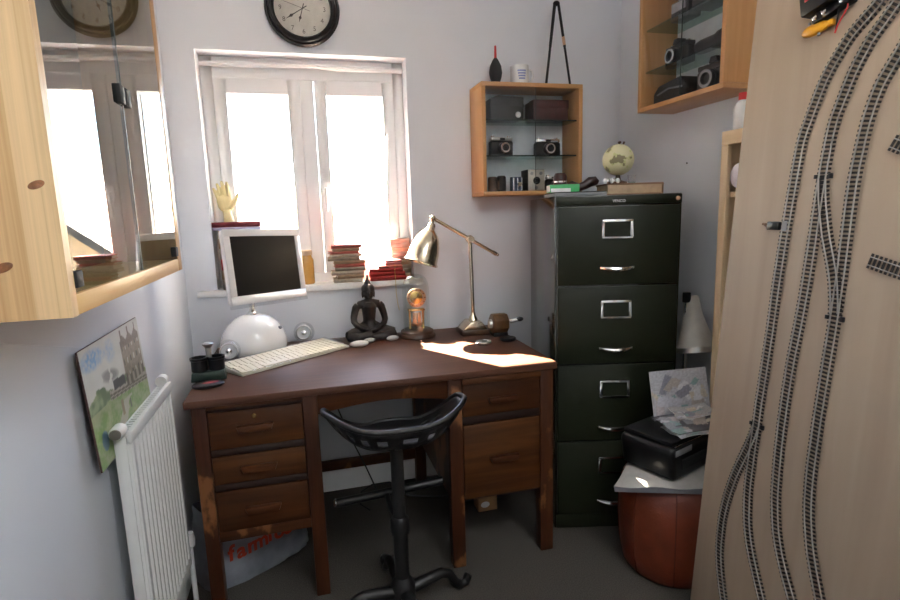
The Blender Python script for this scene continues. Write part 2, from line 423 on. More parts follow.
for sgn in (-1, 1):
    L = math.hypot(HXR-HX0+.25, (HXR-HX0+.25)*.80)
    ang = math.atan(.80)
    M = Matrix.Translation((HXR, 0, RZ+.05)) @ Matrix.Rotation(-sgn*-ang if sgn < 0 else ang, 4, 'Y')
    rp = MB()
    n = 18
    for k in range(n):
        a, b2 = L*k/n, L*(k+1)/n+.05
        if sgn < 0: rp.box((-b2, 8.85, .02-.0), (-a, 17.1, .09), M @ Matrix.Rotation(R(-.6), 4, 'Y'))
        else: rp.box((a, 8.85, .02), (b2, 17.1, .09), M)
    rp.build('roof', TILE, nh, smooth=0)
MB().prism([(HX0-.2, EZ-.16), (HXR, RZ+.0), (HXR, RZ+.13), (HX0-.2, EZ-.03)], 8.80, 8.86).build('verge_board', mat('dark_verge', (.05, .045, .04), .7), nh)

# unseen uplighter added behind the camera as fill light
cl = thing('fill_lamp', 'added unseen white bowl uplighter giving fill light behind the viewer', 'lamp', (.72, -.25, ZC))
MB().lathe([(.05, ZC-.025), (.055, ZC-.001)], 20, Matrix.Translation((.72, -.25, 0))).build('ceiling_rose', WHITE, cl)
MB().lathe([(.001, 1.955), (.10, 1.96), (.17, 1.985), (.205, 2.025), (.20, 2.028), (.16, 1.995), (.001, 1.975)], 32, Matrix.Translation((.72, -.25, 0)), cap=False).build('bowl', WHITE, cl)
for k in range(3):
    a_ = R(120*k+20); MB().tube([(.72+.203*math.cos(a_), -.25+.203*math.sin(a_), 2.025), (.72+.03*math.cos(a_), -.25+.03*math.sin(a_), ZC-.02)], .003, 6).build('hanger', CHROME, cl)

lamp_data = bpy.data.lights.new('fill_lamp_light', 'AREA'); lamp_data.shape = 'DISK'  # added fill light, bounced off the ceiling
lamp_data.size = .34; lamp_data.energy = 37.0; lamp_data.color = (.96, .98, 1.0)
lamp_l = bpy.data.objects.new('fill_lamp_light', lamp_data); COL.objects.link(lamp_l)
lamp_l.location = (.72, -.25, 2.03); lamp_l.rotation_euler = (math.pi, 0, 0)

# ================================================================== desk
dk = thing('desk', 'worn dark oak pedestal desk with five drawers under the window', 'desk', (.23, 2.08, 0))
DF, DB_ = 1.735, 2.435
MB().box((-.386, 1.722, .714), (.849, 2.44, .738)).build('desktop', OAK_TOP, dk, .004)
LEGS = [(-.369, -.326), (-.039, .007), (.445, .493), (.788, .838)]
for a, b in LEGS:
    MB().box((a, DF, 0), (b, DF+.045, .714)).build('leg', OAK_Z, dk, .003)
    MB().box((a, DB_-.045, 0), (b, DB_, .714)).build('leg', OAK_Z, dk, .003)
for (a, b) in ((-.362, -.346), (-.012, .002), (.450, .464), (.815, .831)):
    MB().box((a, DF+.046, .254), (b, DB_-.046, .713)).build('side_panel', OAK_Z, dk)
for (a, b) in ((-.326, -.039), (.493, .788)):
    MB().box((a, DF+.03, .254), (b, DB_-.05, .266)).build('bottom_panel', OAK_X, dk)
    MB().box((a, DB_-.03, .256), (b, DB_-.016, .713)).build('back_panel', OAK_X, dk)
for z0, z1 in ((.690, .7005), (.543, .566), (.426, .449), (.254, .288)):
    MB().box((-.3255, DF+.006, z0), (-.0395, DF+.024, z1)).build('rail', OAK_DK if z0 > .3 else OAK_X, dk, .002)
MB().box((-.3255, DF-.004, .7015), (-.0395, DF+.3, .7125)).build('writing_slide', OAK_DRW, dk, .002)
for z0, z1 in ((.540, .568), (.254, .258)):
    MB().box((.4935, DF+.006, z0), (.7875, DF+.024, z1)).build('rail', OAK_DK, dk, .002)
MB().box((.4935, DF-.010, .690), (.7875, DF+.3, .7125)).build('writing_slide', OAK_X, dk, .003)
def drawer(x0, x1, z0, z1, hx, hz, lock):
    d = MB(); d.box((x0+.002, DF+.002, z0), (x1-.002, DF+.02, z1)); d.box((x0+.012, DF+.02, z0+.01), (x1-.012, DF+.42, z1-.02))
    o = d.build('drawer', OAK_DRW, dk, .0025)
    hw_ = .056
    hd = MB(); hd.prism([(hx-hw_, hz+.010), (hx-hw_*.86, hz-.012), (hx+hw_*.86, hz-.012), (hx+hw_, hz+.010)], DF-.018, DF+.003)
    hd.build('handle', OAK_X, o, .004)
    if lock:
        MB().lathe([(.008, 0), (.007, .002), (.003, .0025)], 14, Matrix.Translation(((x0+x1)/2-.005, DF+.003, z1-.022)) @ Matrix.Rotation(R(90), 4, 'X')).build('lock', BRASS, o)
drawer(-.3255, -.0395, .568, .689, -.187, .632, True)
drawer(-.3255, -.0395, .451, .542, -.185, .497, False)
drawer(-.3255, -.0395, .290, .425, -.183, .357, False)
drawer(.4935, .7875, .570, .688, .642, .623, False)
drawer(.4935, .7875, .260, .538, .645, .402, False)
n = 14
ap = [(.007, .713), (.007, .642)] + [(.007+.438*i/n, .642+.022*math.sin(math.pi*i/n)) for i in range(1, n)] + [(.445, .642), (.445, .713)]
MB().prism(ap[::-1], DF+.008, DF+.028).build('apron', OAK_X, dk, .002)
MB().box((-.0385, DB_-.04, .128), (.4445, DB_-.015, .172)).build('stretcher', OAK_X, dk, .003)

# ================================================================== filing cabinet
CA = R(14.874)
fc = thing('filing_cabinet', 'dark green four-drawer metal filing cabinet in the corner', 'filing cabinet', (.903, 1.855, 0), -CA)
FCM = PM[fc.name]
def LB(): return MB()
LB().box((0, .004, 0), (.47, .60, 1.325)).build('body', GREENG, fc, .004, world=False)
LB().box((.004, -.006, 1.290), (.466, .004, 1.322)).build('top_band', GREEN, fc, .002, world=False)
LB().box((.006, .0, .002), (.464, .004, .060)).build('plinth', GREEN, fc, .002, world=False)
for (z0, z1), lz, hz in zip(((.067, .372), (.378, .683), (.689, .987), (.993, 1.284)), (.273, .586, .899, 1.200), (.126, .435, .750, 1.058)):
    d = LB().box((.010, -.010, z0), (.460, .004, z1)).build('drawer', GREEN, fc, .003, world=False)
    lh = LB(); x0, x1 = .172, .286; hh = .035
    lh.box((x0, -.015, lz-hh), (x1, -.010, lz-hh+.008)); lh.box((x0, -.015, lz+hh-.008), (x1, -.010, lz+hh))
    lh.box((x0, -.015, lz-hh+.008), (x0+.010, -.010, lz+hh-.008)); lh.box((x1-.010, -.015, lz-hh+.008), (x1, -.010, lz+hh-.008))
    lh.build('label_holder', CHROME, d, .0015, world=False)
    LB().box((x0+.010, -.0125, lz-hh+.008), (x1-.010, -.0102, lz+hh-.008)).build('card', GREEN, d, world=False)
    hp = LB(); pts = []; rs = []
    for i in range(13):
        q = i/12*2-1
        pts.append((.229+.062*q, -.014-.020*(1-q*q), hz-.004+.006*q*q)); rs.append(.0035+.0055*(1-abs(q)**2.5))
    hp.tube(pts, rs, 8).tube([(.17, -.009, hz), (.17, -.016, hz)], .005, 6).tube([(.288, -.009, hz), (.288, -.016, hz)], .005, 6)
    hp.build('handle', CHROME, d, world=False)
LB().lathe([(.008, 0), (.008, .004), (.004, .005)], 12, Matrix.Translation((.450, -.006, 1.306)) @ Matrix.Rotation(R(90), 4, 'X')).build('lock', COPPER, fc, world=False)
text_mesh('VENCO', .014, Matrix.Translation((.234, -.0068, 1.302)) @ Matrix.Rotation(R(90), 4, 'X'), 'name_plate', WHITECARD, fc)

def cabp(x, y, z): return FCM @ Vector((x, y, z))

# things on top of the filing cabinet (cabinet frame x right, y back)
TZ = 1.3255
def on_cab(name, label, cat, x, y): return thing(name, label, cat, tuple(cabp(x, y, TZ)), -CA)
gp = on_cab('grey_folder', 'flat dark grey folder lying on the filing cabinet', 'folder', .100, .12)
MB().box((-.098, -.100, 0), (.098, .13, .012)).build('cover', DUST, gp, .003, world=False)
MB().box((-.094, -.096, .012), (.094, .126, .016)).build('flap', BLACKM, gp, .001, world=False)
gb = on_cab('film_box', 'green and white card box beside the dark brown ornament', 'box', .052, .11)
LB().cbox((0, 0, .0310), (.112, .07, .0285)).build('carton', FILMG, gb, .001, world=False)
LB().cbox((-.015, -.0355, .024), (.075, .0012, .014)).build('white_band', WHITECARD, gb, world=False)
LB().cbox((-.0565, 0, .031), (.0012, .066, .024)).build('end_label', WHITECARD, gb, world=False)
orn = on_cab('brown_ornament', 'dark brown curved ornament with silver banded knob on the filing cabinet', 'ornament', .10, .200)
OB = mat('dark_brown_bakelite', (.035, .012, .010), .3, var=.2)
LB().lathe([(.028, .0165), (.030, .05), (.026, .058)], 18, Matrix.Translation((-.04, 0, 0))).build('bowl', OB, orn, world=False)
LB().lathe([(.0275, .058), (.0275, .064)], 18, Matrix.Translation((-.04, 0, 0))).build('silver_band', CHROME, orn, world=False)
LB().lathe([(.026, .064), (.027, .082), (.020, .095), (.001, .097)], 18, Matrix.Translation((-.04, 0, 0))).build('knob', OB, orn, world=False)
LB().tube([(-.02, 0, .03), (.01, 0, .045), (.035, 0, .036), (.06, 0, .045), (.08, 0, .058), (.10, 0, .06), (.112, 0, .054)], [.018, .019, .017, .017, .02, .019, .010], 12).build('handle', OB, orn, world=False)
bk = on_cab('brown_book', 'old brown leather book lying under the globe', 'book', .322, .16)
LB().box((-.108, -.08, .0), (.108, .08, .006)).box((-.108, -.08, .038), (.108, .08, .044)).box((.102, -.08, .006), (.108, .08, .038)).build('cover', wood('worn_book_leather', [(.16, .085, .045), (.24, .14, .08)], 'x', .7, 30, 3, .2), bk, .002, world=False)
LB().box((-.104, -.076, .006), (.102, .076, .038)).build('pages', TAN, bk, world=False)
gl = thing('globe', 'small pale yellow desk globe standing on the brown book', 'globe', tuple(cabp(.278, .155, TZ+.0445)), -CA)
def globe_mat():
    m, t, b = nt('globe_print'); b.inputs['Roughness'].default_value = .35
    n_ = t.nodes.new('ShaderNodeTexNoise'); n_.inputs['Scale'].default_value = 22; n_.inputs['Detail'].default_value = 6
    lnk(t, coords(t), n_.inputs['Vector']); r = t.nodes.new('ShaderNodeValToRGB'); r.color_ramp.interpolation = 'CONSTANT'
    r.color_ramp.elements[0].color = (.56, .53, .33, 1); r.color_ramp.elements[1].position = .58; r.color_ramp.elements[1].color = (.20, .17, .09, 1)
    e = r.color_ramp.elements.new(.54); e.color = (.46, .47, .22, 1)
    lnk(t, n_.outputs['Fac'], r.inputs[0]); lnk(t, r.outputs[0], b.inputs[0]); return m
LB().ball((0, 0, .092), .060, u=28, w=18).build('sphere', globe_mat(), gl, world=False)
LB().lathe([(.036, 0), (.036, .006), (.012, .014), (.008, .034)], 20).build('base', BROWNL, gl, world=False)
LB().tube([(0, 0, .155), (.006, 0, .158), (.010, 0, .160)], [.006, .005, .003], 8).tube([(.018, 0, .148), (.022, 0, .160)], .004, 8).build('pin', BROWNL, gl, world=False)
gg = thing('glass_ornament', 'small clear glass ornament beside the globe base', 'ornament', tuple(cabp(.225, .10, TZ+.0445)), -CA)
for k in range(5):
    LB().ball((-.012+.012*k, .004*(k % 2), .010), .009, (1, 1, 1.1), u=8, w=6).build('facet', CHROME if k % 2 else WHITECARD, gg, smooth=0, world=False)
g2 = thing('glass_tumbler', 'small clear glass tumbler on the brown book', 'glass', tuple(cabp(.318, .11, TZ+.0445)), -CA)
LB().lathe([(.014, 0), (.017, .03), (.016, .03), (.013, .003)], 16).build('bowl', CLEAR, g2, world=False)
LB().lathe([(.0145, .0), (.0145, .004)], 16).build('base', SHGLASS, g2, world=False)

# ================================================================== plywood railway board
O = Vector((1.0058, 1.2, 0)); SL = Vector((.0721, 0, 1)).normalized(); NB = Vector((-SL.z, 0, SL.x))
BM = frame_m(O, (0, -1, 0), SL, NB)
pb = thing('baseboard', 'birch plywood model railway board leaning upright beside the orange pouffe', 'board', M=BM)
LB().box((0, .002, -.012), (.95, 2.12, 0)).build('panel', PLY, pb, .001, world=False)
for u in (.30, .62, .90): LB().box((u-.022, .05, -.056), (u+.022, 2.08, -.0125)).build('batten', PINE_PALE, pb, .002, world=False)
TR = dict(
A=[(0.56, 1.812), (0.48, 1.786), (0.405, 1.741), (0.34, 1.6871), (0.3154, 1.6615), (0.2889, 1.6385), (0.2652, 1.6149), (0.2435, 1.5833), (0.2254, 1.5513), (0.2116, 1.5169), (0.1952, 1.4625), (0.1837, 1.4207), (0.1789, 1.3659), (0.1756, 1.3167), (0.1703, 1.2251), (0.167, 1.1547), (0.1645, 1.0782), (0.164, 1.0153), (0.1611, 0.9032), (0.1571, 0.7878), (0.1565, 0.7281), (0.1555, 0.6911), (0.1545, 0.6351), (0.1545, 0.5758), (0.1585, 0.524), (0.1677, 0.4687), (0.1833, 0.4215), (0.2066, 0.3713), (0.2324, 0.3219), (0.265, 0.266), (0.305, 0.20), (0.35, 0.14)],
A2=[(0.1565, 0.735), (0.1462, 0.6924), (0.1283, 0.6392), (0.1088, 0.58), (0.0935, 0.5164), (0.0862, 0.4643), (0.0842, 0.4259), (0.0869, 0.3549), (0.0994, 0.2955), (0.1188, 0.2385), (0.145, 0.18), (0.185, 0.11)],
B=[(0.58, 1.795), (0.50, 1.768), (0.433, 1.728), (0.3755, 1.6772), (0.3545, 1.6514), (0.337, 1.6281), (0.3147, 1.6002), (0.3021, 1.5773), (0.2894, 1.5517), (0.2789, 1.5228), (0.267, 1.4852), (0.2582, 1.4543), (0.2525, 1.4159), (0.25, 1.3784), (0.248, 1.3384), (0.2465, 1.3023), (0.2455, 1.2592), (0.2446, 1.2133), (0.2436, 1.1647), (0.2421, 1.113), (0.2403, 1.0676), (0.2376, 1.0167), (0.2338, 0.9644), (0.2305, 0.9163), (0.2280, 0.8435), (0.2275, 0.7805), (0.2280, 0.7132), (0.2304, 0.6521), (0.2362, 0.5786), (0.2477, 0.5163), (0.2636, 0.4669), (0.2839, 0.4239), (0.3097, 0.3785), (0.345, 0.325), (0.39, 0.265), (0.44, 0.205)],
X=[(0.248, 1.330), (0.255, 1.2848), (0.2645, 1.2461), (0.2777, 1.1992), (0.2914, 1.1614), (0.3045, 1.1198), (0.3140, 1.0739), (0.3185, 1.0359)],
C=[(0.60, 1.735), (0.52, 1.703), (0.45, 1.653), (0.3922, 1.5877), (0.3725, 1.5543), (0.3579, 1.529), (0.3463, 1.5057), (0.3383, 1.481), (0.3311, 1.4499), (0.3261, 1.4158), (0.3228, 1.3788), (0.3200, 1.3434), (0.3185, 1.3074), (0.3185, 1.2627), (0.3190, 1.2113), (0.3195, 1.1634), (0.3198, 1.113), (0.3196, 1.0618), (0.3188, 1.0055), (0.317, 0.9348), (0.3153, 0.8672), (0.3142, 0.7983), (0.3143, 0.729), (0.3157, 0.6687), (0.3200, 0.6111), (0.3285, 0.5609), (0.3418, 0.5093), (0.3569, 0.4671), (0.3741, 0.4233), (0.395, 0.375), (0.428, 0.315), (0.47, 0.255)],
S1=[(0.3759, 1.1616), (0.433, 1.147), (0.53, 1.123)], S2=[(0.3862, 1.3887), (0.50, 1.333)])
def resample(P, step):
    P = [Vector((p[0], p[1], 0)) for p in P]
    E_ = [P[0]*2-P[1]] + P + [P[-1]*2-P[-2]]
    fine = []
    for i in range(1, len(E_)-2):
        a, b, c, d = E_[i-1:i+3]
        for k in range(12):
            t = k/12
            fine.append(.5*((2*b)+(c-a)*t+(2*a-5*b+4*c-d)*t*t+(3*b-a-3*c+d)*t**3))
    fine.append(P[-1])
    out = [fine[0]]; acc = 0
    for i in range(1, len(fine)):
        seg = (fine[i]-fine[i-1]).length
        while acc+seg >= step:
            f = (step-acc)/seg; q = fine[i-1].lerp(fine[i], f); fine[i-1] = q; out.append(q); seg = (fine[i]-q).length; acc = 0
        acc += seg
    return out
def track(key, label, base=0.0):
    t = thing('railway_track', label, 'railway track', M=BM, group='model railway tracks on the plywood board')
    pts = resample(TR[key], .0092)
    sl = MB(); n = len(pts); tang = []
    for i in range(n):
        tg = (pts[min(i+1, n-1)]-pts[max(i-1, 0)]).normalized(); tang.append(tg)
    for i in range(n):
        tg = tang[i]; nr = Vector((-tg.y, tg.x, 0))
        M = frame_m(pts[i]+Vector((0, 0, base+.0012)), nr, tg, (0, 0, 1))
        sl.cbox((0, 0, .0008), (.0305, .0046, .0016), M)
    so = sl.build('sleepers', SLEEPER, t, smooth=0, world=False); so['kind'] = 'stuff'
    for s_ in (-1, 1):
        rl = MB(); vs = []; fs = []
        prof = [(-.0011, .0022), (.0011, .0022), (.0008, .0052), (-.0008, .0052)]
        for i in range(n):
            nr = Vector((-tang[i].y, tang[i].x, 0)); c = pts[i]+nr*(s_*.0083)
            for a, z in prof: vs.append(c+nr*a+Vector((0, 0, z+base+.0012)))
        for i in range(n-1):
            for k in range(4): fs.append((i*4+k, i*4+(k+1) % 4, (i+1)*4+(k+1) % 4, (i+1)*4+k))
        rl.add(vs, fs); rl.build('rail', RAILM, t, world=False)
    return t
track('A', 'model railway track closest to the free edge of the plywood board')
track('A2', 'short curved track branching off near the bottom of the plywood board', .0001)
track('B', 'middle one of the three long model railway tracks')
track('X', 'diagonal crossover track linking two long model railway tracks', .0001)
track('C', 'long model railway track furthest from the free edge of the board')
track('S1', 'loose short straight track piece on the bare side of the plywood')
track('S2', 'small track end above the loose short straight track piece')
# point motors' tie-bars beside the turnouts
for k, (u, v, lab) in enumerate(((.248, 1.335, 'black point lever at the upper end of the crossover'), (.319, 1.035, 'black point lever at the lower end of the crossover'), (.1565, .735, 'black point lever where the bottom track branches off'))):
    pl = thing('point_lever', lab, 'point lever', M=BM @ Matrix.Translation((u, v, 0)), group='point levers')
    LB().box((-.021, -.004, 0), (-.0125, .005, .005)).box((.0125, -.005, 0), (.022, .006, .005)).build('bracket', BLACK, pl, .001, world=False)
    LB().box((-.012, -.003, .0002), (.012, .003, .001)).build('tie_bar', BLACK, pl, world=False)
un = thing('power_clip', 'black track power clip beside the track near the board edge', 'power clip', M=BM @ Matrix.Translation((.1695, 1.2272, 0)))
LB().box((-.048, -.010, 0), (-.014, .010, .010)).build('housing', BLACK, un, .002, world=False)
LB().box((-.0062, -.012, .0062), (.0062, .012, .008)).build('insert', DUST, un, world=False)
LB().tube([(-.048, 0, .006), (-.056, .002, .006)], .004, 8).tube([(-.054, .003, .006), (-.062, .004, .008)], .003, 8).build('terminal', BROWNL, un, world=False)
cb = thing('control_box', 'black electrical control box with silver screws fixed on the plywood top', 'control box', M=BM @ Matrix.Translation((.215, 1.715, 0)) @ Matrix.Rotation(R(14), 4, 'Z'))
LB().box((-.048, -.026, 0), (.046, .045, .040)).build('case', BLACK, cb, .003, world=False)
LB().box((-.038, -.044, 0), (.048, -.026, .022)).build('terminal_strip', BLACK, cb, .002, world=False)
for sx in (-.028, -.006, .034): LB().lathe([(.006, 0), (.006, .004), (.003, .005)], 10, Matrix.Translation((sx, -.035, .022))).build('screw', CHROME, cb, world=False)
LB().box((-.034, .0, .040), (-.02, .012, .042)).build('switch', REDP, cb, .001, world=False)
LB().tube([(.04, -.035, .015), (.035, -.05, .012), (.01, -.072, .01), (0, -.085, .008)], .0016, 6).build('red_wire', REDP, cb, world=False)
LB().tube([(.02, -.04, .015), (.012, -.06, .012), (.002, -.08, .008)], .0016, 6).build('black_wire', BLACK, cb, world=False)
yc = thing('yellow_connector', 'yellow plastic connector below the black control box', 'connector', M=BM @ Matrix.Translation((.188, 1.655, 0)) @ Matrix.Rotation(R(4), 4, 'Z'))
LB().ball((0, 0, .009), .034, (1, .40, .26), u=20, w=12).build('shell', YELLOW, yc, world=False)
LB().box((.026, -.006, .002), (.042, .006, .012)).build('plug', YELLOW, yc, .002, world=False)
LB().tube([(-.012, .010, .01), (-.014, .018, .012)], .003, 6).tube([(.012, .010, .01), (.013, .018, .012)], .003, 6).tube([(.010, -.011, .01), (.011, -.018, .012)], .003, 6).build('prong', DUST, yc, world=False)


# ================================================================== left wall: pine cabinet, board, radiator, picture
CXF, CY0, CY1, CZ0, CZ1 = -.313, .846, 1.565, 1.152, 2.06
pc = thing('pine_cabinet', 'pine wall cabinet with mirror-like glass doors above the radiator', 'cabinet', (-.40, 1.2, CZ0))
for k in range(4):
    xa = XL+.002+(CXF-XL-.002)*k/4; xb = XL+.002+(CXF-XL-.002)*(k+1)/4
    q = [(.62, .41, .20), (.66, .44, .22), (.59, .38, .18), (.65, .45, .24)][k]
    MB().box((xa, CY0, CZ0), (xb, CY0+.020, CZ1)).build('stave', wood('pine_stave_%d' % k, [[q[0]*.78, q[1]*.66, q[2]*.52], q, [min(1, c*1.22) for c in q]], 'z', .38, 120+13*k, 1.5, .06, knots=0), pc)
MB().box((XL+.002, CY1-.038, CZ0), (CXF, CY1, CZ1)).build('side_panel', wood('pine_shaded', [(.34, .17, .06), (.44, .24, .09), (.50, .29, .12)], 'z', .42, 90, 1.4, .05), pc, .002)  # shade on this panel is put into its darker pine colour
MB().box((XL+.002, CY0+.0205, CZ0), (CXF, CY1-.0385, CZ0+.030)).build('bottom_panel', PINE_Y, pc, .002)
MB().box((XL+.002, CY0+.0205, CZ1-.02), (CXF, CY1-.0385, CZ1)).build('top_panel', PINE_Y, pc, .002)
MB().box((XL+.003, CY0+.021, CZ0+.021), (XL+.009, CY1-.039, CZ1-.021)).build('back_panel', mat('cabinet_back', (.20, .17, .14), .7), pc)
DKB = DGLASS
YM = (CY0+CY1)/2+.002
for k, (a, b) in enumerate(((CY0+.021, YM-.002), (YM+.002, CY1-.039))):
    d = MB().box((CXF-.006, a, CZ0+.032), (CXF-.001, b, CZ1-.022)).build('glass_door', DKB, pc)
    ye = b if k == 0 else a
    MB().box((CXF-.0062, ye-.0012, CZ0+.032), (CXF-.0006, ye+.0012, CZ1-.022)).build('door_edge', GEDGE, d)
    yh = a+.014 if k == 0 else b-.014
    for zz in (CZ0+.05, CZ1-.08):
        MB().box((CXF-.010, yh-.012, zz-.012), (CXF+.003, yh+.012, zz+.012)).build('hinge', BLACKM, d, .002)
    yk = ye+(-.016 if k == 0 else .016)
    MB().box((CXF-.008, yk-.015, 1.500), (CXF+.006, yk+.015, 1.534)).build('catch', BLACKM, d, .002)

for kx, kz, kr in ((-.334, 1.332, .0085), (-.386, 1.225, .010)):
    MB().lathe([(kr, 0), (kr*.96, .0002), (.0001, .0003)], 18, Matrix.Translation((kx, CY0, kz)) @ Matrix.Rotation(R(90), 4, 'X') @ Matrix.Rotation(R(20), 4, 'Z') @ Matrix.Diagonal(Vector((1.25, .62, 1, 1)))).build('knot', mat('pine_knot', (.22, .085, .03), .5, var=.35, vs_=160), pc)
bp2 = MB()
M = Matrix(((0, 1, 0, 0), (1, 0, 0, 0), (0, 0, 1, 0), (0, 0, 0, 1)))
bp2.prism([(.30, .1005), (1.372, .1005), (1.372, .999), (1.311, 1.015), (1.009, 1.094), (.30, 1.28)], XL+.001, XL+.006, M)
single('white_sheet', bp2, BOARDW, 'plain white hardboard sheet standing against the wall beside the radiator', 'board', (XL+.004, .84, .1005), .001)

rd = thing('radiator', 'white ribbed panel radiator on the wall beside the desk', 'radiator', (-.435, 1.55, .0))
RX, RY0, RY1, RZ0, RZ1 = -.417, 1.350, 1.755, .192, .800
rp = MB(); N = 12; vs = []; prof = []
wd = (RY1-RY0-.03)/N
prof.append((RX-.006, RY0)); prof.append((RX, RY0+.004)); prof.append((RX, RY0+.015))
for k in range(N):
    y = RY0+.015+wd*k
    prof += [(RX, y+wd*.16), (RX-.008, y+wd*.34), (RX-.008, y+wd*.66), (RX, y+wd*.84)]
prof += [(RX, RY1-.004), (RX-.006, RY1)]
inner = [(RX-.012, RY1), (RX-.012, RY0)]
poly = prof+inner
n = len(poly)
vs = [(p[0], p[1], RZ0+.03) for p in poly] + [(p[0], p[1], RZ1-.03) for p in poly]
rp.add(vs, [tuple(range(n)), tuple(range(2*n-1, n-1, -1))] + [((i+1) % n, i, n+i, n+(i+1) % n) for i in range(n)])
rp.build('front_panel', RADW, rd, smooth=25)
MB().box((RX-.0115, RY0, RZ1-.0295), (RX+.001, RY1, RZ1)).build('top_rim', RADW, rd, .003)
MB().box((RX-.0115, RY0, RZ0), (RX+.001, RY1, RZ0+.0295)).build('bottom_rim', RADW, rd, .003)
MB().box((RX-.038, RY0, RZ0+.004), (RX-.0125, RY0+.003, RZ1-.012)).build('side_cover', RADW, rd, .001)
MB().box((RX-.038, RY1-.003, RZ0+.004), (RX-.0125, RY1, RZ1-.012)).build('side_cover', RADW, rd, .001)
MB().box((RX-.040, RY0+.004, RZ0+.01), (RX-.036, RY1-.004, RZ1-.012)).build('back_panel', RADW, rd)
for k in range(22):
    y = RY0+.02+k*(RY1-RY0-.04)/21
    MB().box((RX-.034, y-.004, RZ1-.018), (RX-.013, y+.004, RZ1-.010)).build('grille_fin', RADW, rd)
for y0, sg in ((RY0, -1), (RY1, 1)):
    M = Matrix.Translation((RX-.025, y0+(.012 if sg < 0 else -.012), RZ1+.004)) @ Matrix.Rotation(R(90)*-sg, 4, 'X')
    pg = MB().lathe([(.016, 0), (.016, .03), (.013, .036)], 20, M).build('end_plug', RADW, rd)
    MB().lathe([(.0125, .0362), (.011, .039), (.002, .0395)], 16, M).build('bleed_cap', mat('tarnished_plug', (.25, .22, .19), .4, .6), pg)
vl = MB().tube([(-.43, RY1+.004, RZ0+.03), (-.43, RY1+.045, RZ0+.03), (-.43, RY1+.055, RZ0+.02), (-.43, RY1+.055, .002)], .008, 10).build('pipe', WHITE, rd)
MB().lathe([(.016, 0), (.018, .02), (.014, .045)], 16, Matrix.Translation((-.43, RY1+.055, RZ0+.03))).build('valve', WHITE, vl)
vl = MB().tube([(-.445, RY0-.003, RZ0+.03), (-.445, RY0-.018, RZ0+.03), (-.445, RY0-.022, RZ0+.02), (-.445, RY0-.022, .002)], .007, 10).build('pipe', mat('dark_pipe', (.10, .11, .13), .5), rd)

# picture wedged behind the radiator
def picture_col(u, v):
    # v = 0 bottom, 1 top
    nz = noise.noise(Vector((u*9, v*8, 3.1))); nz2 = noise.noise(Vector((u*40, v*34, 8.2))); nz3 = noise.noise(Vector((u*18, v*16, 5.5)))
    c = Vector((.60, .61, .58))+Vector((.05, .05, .05))*nz
    bl = max(0, 1-((u-.16)/.20)**2-((v-.88)/.10)**2)+max(0, 1-((u-.42)/.10)**2-((v-.86)/.12)**2)*.5
    c = c.lerp(Vector((.20, .40, .66)), min(1, bl*(.9+nz2)))
    hz = .56+.05*math.sin(u*11)+nz3*.05
    if v < hz and u < .62: c = Vector((.30, .38, .22)).lerp(Vector((.13, .20, .11)), max(0, min(1, .5+nz3*1.6)))
    if v < .47+.02*nz: c = Vector((.37, .42, .24)).lerp(Vector((.20, .33, .10)), max(0, min(1, .45+nz*1.2+nz2*.6)))
    if v < .36 and abs(u-(.25+.9*v)) < .07+.05*nz3: c = Vector((.46, .44, .36))                    # path
    d = v-(.50-.16*(u-.35))
    if u > .30 and -.055 < d < .03: c = Vector((.40, .37, .33)) + Vector((.1, .1, .1))*nz2       # platform and rails
    if u > .30 and (abs(d+.012) < .009 or abs(d+.040) < .008): c = Vector((.13, .11, .09))
    bx = (u-.60)/.37
    if 0 < bx < 1 and .44 < v < .86:
        c = Vector((.24, .20, .15)) + Vector((.07, .06, .05))*nz2
        wy = (v-.47)*7.5; wx = bx*6
        if .28 < wx % 1 < .62 and .3 < wy % 1 < .72: c = Vector((.50, .48, .43)) if int(wx) % 2 else Vector((.07, .06, .05))
        if v < .53: c = Vector((.34, .31, .26)) if int(bx*9) % 2 else Vector((.12, .10, .08))
        if v > .80: c = Vector((.15, .12, .10)) + Vector((.04, .04, .04))*nz2
    if v >= .86 and 0 < bx < 1 and v < .86+.06*(1-abs(bx*3 % 1-.5)*2): c = Vector((.17, .14, .12))
    if (abs(u-.64) < .010 or abs(u-.78) < .012 or abs(u-.92) < .010) and .84 < v < .97: c = Vector((.16, .12, .10))
    if .38 < u < .58 and abs(v-(.555-.12*(u-.38))) < .045: c = Vector((.07, .07, .08))              # engine
    sm_ = max(0, 1-((u-.36)/.16)**2-((v-.66-.2*(.36-u))/.07)**2)
    if sm_ > .15 and nz3 > -.25: c = c.lerp(Vector((.24, .24, .24)), min(1, sm_*1.4))
    if ((u-.12)/.045)**2+((v-.20)/.085)**2 < 1: c = Vector((.11, .22, .30))                          # figure
    if abs(u-.46) < .018 and .24 < v < .38: c = Vector((.30, .22, .14))
    if abs(u-.60) < .012 and .24 < v < .33: c = Vector((.14, .14, .12))
    return (max(.01, c.x), max(.01, c.y), max(.01, c.z))
pic = thing('picture', 'unframed watercolour of a railway station wedged behind the radiator', 'picture', (-.47, 1.5, .735))
pa = Vector((-.4565, 1.270, .742)); pbx = Vector((0, .418, 0)); pup = Vector((-.0115, -.014, .274))
pn = pbx.cross(pup).normalized(); pn = -pn if pn.x < 0 else pn
bk_ = MB(); q = [pa, pa+pbx, pa+pbx+pup, pa+pup]; bk_.add([p_-pn*.004 for p_ in q]+[p_-pn*.0005 for p_ in q], [(3,2,1,0),(4,5,6,7),(0,1,5,4),(1,2,6,5),(2,3,7,6),(3,0,4,7)])
bk_.build('backing_board', mat('dark_card_edge', (.10, .05, .045), .7), pic)
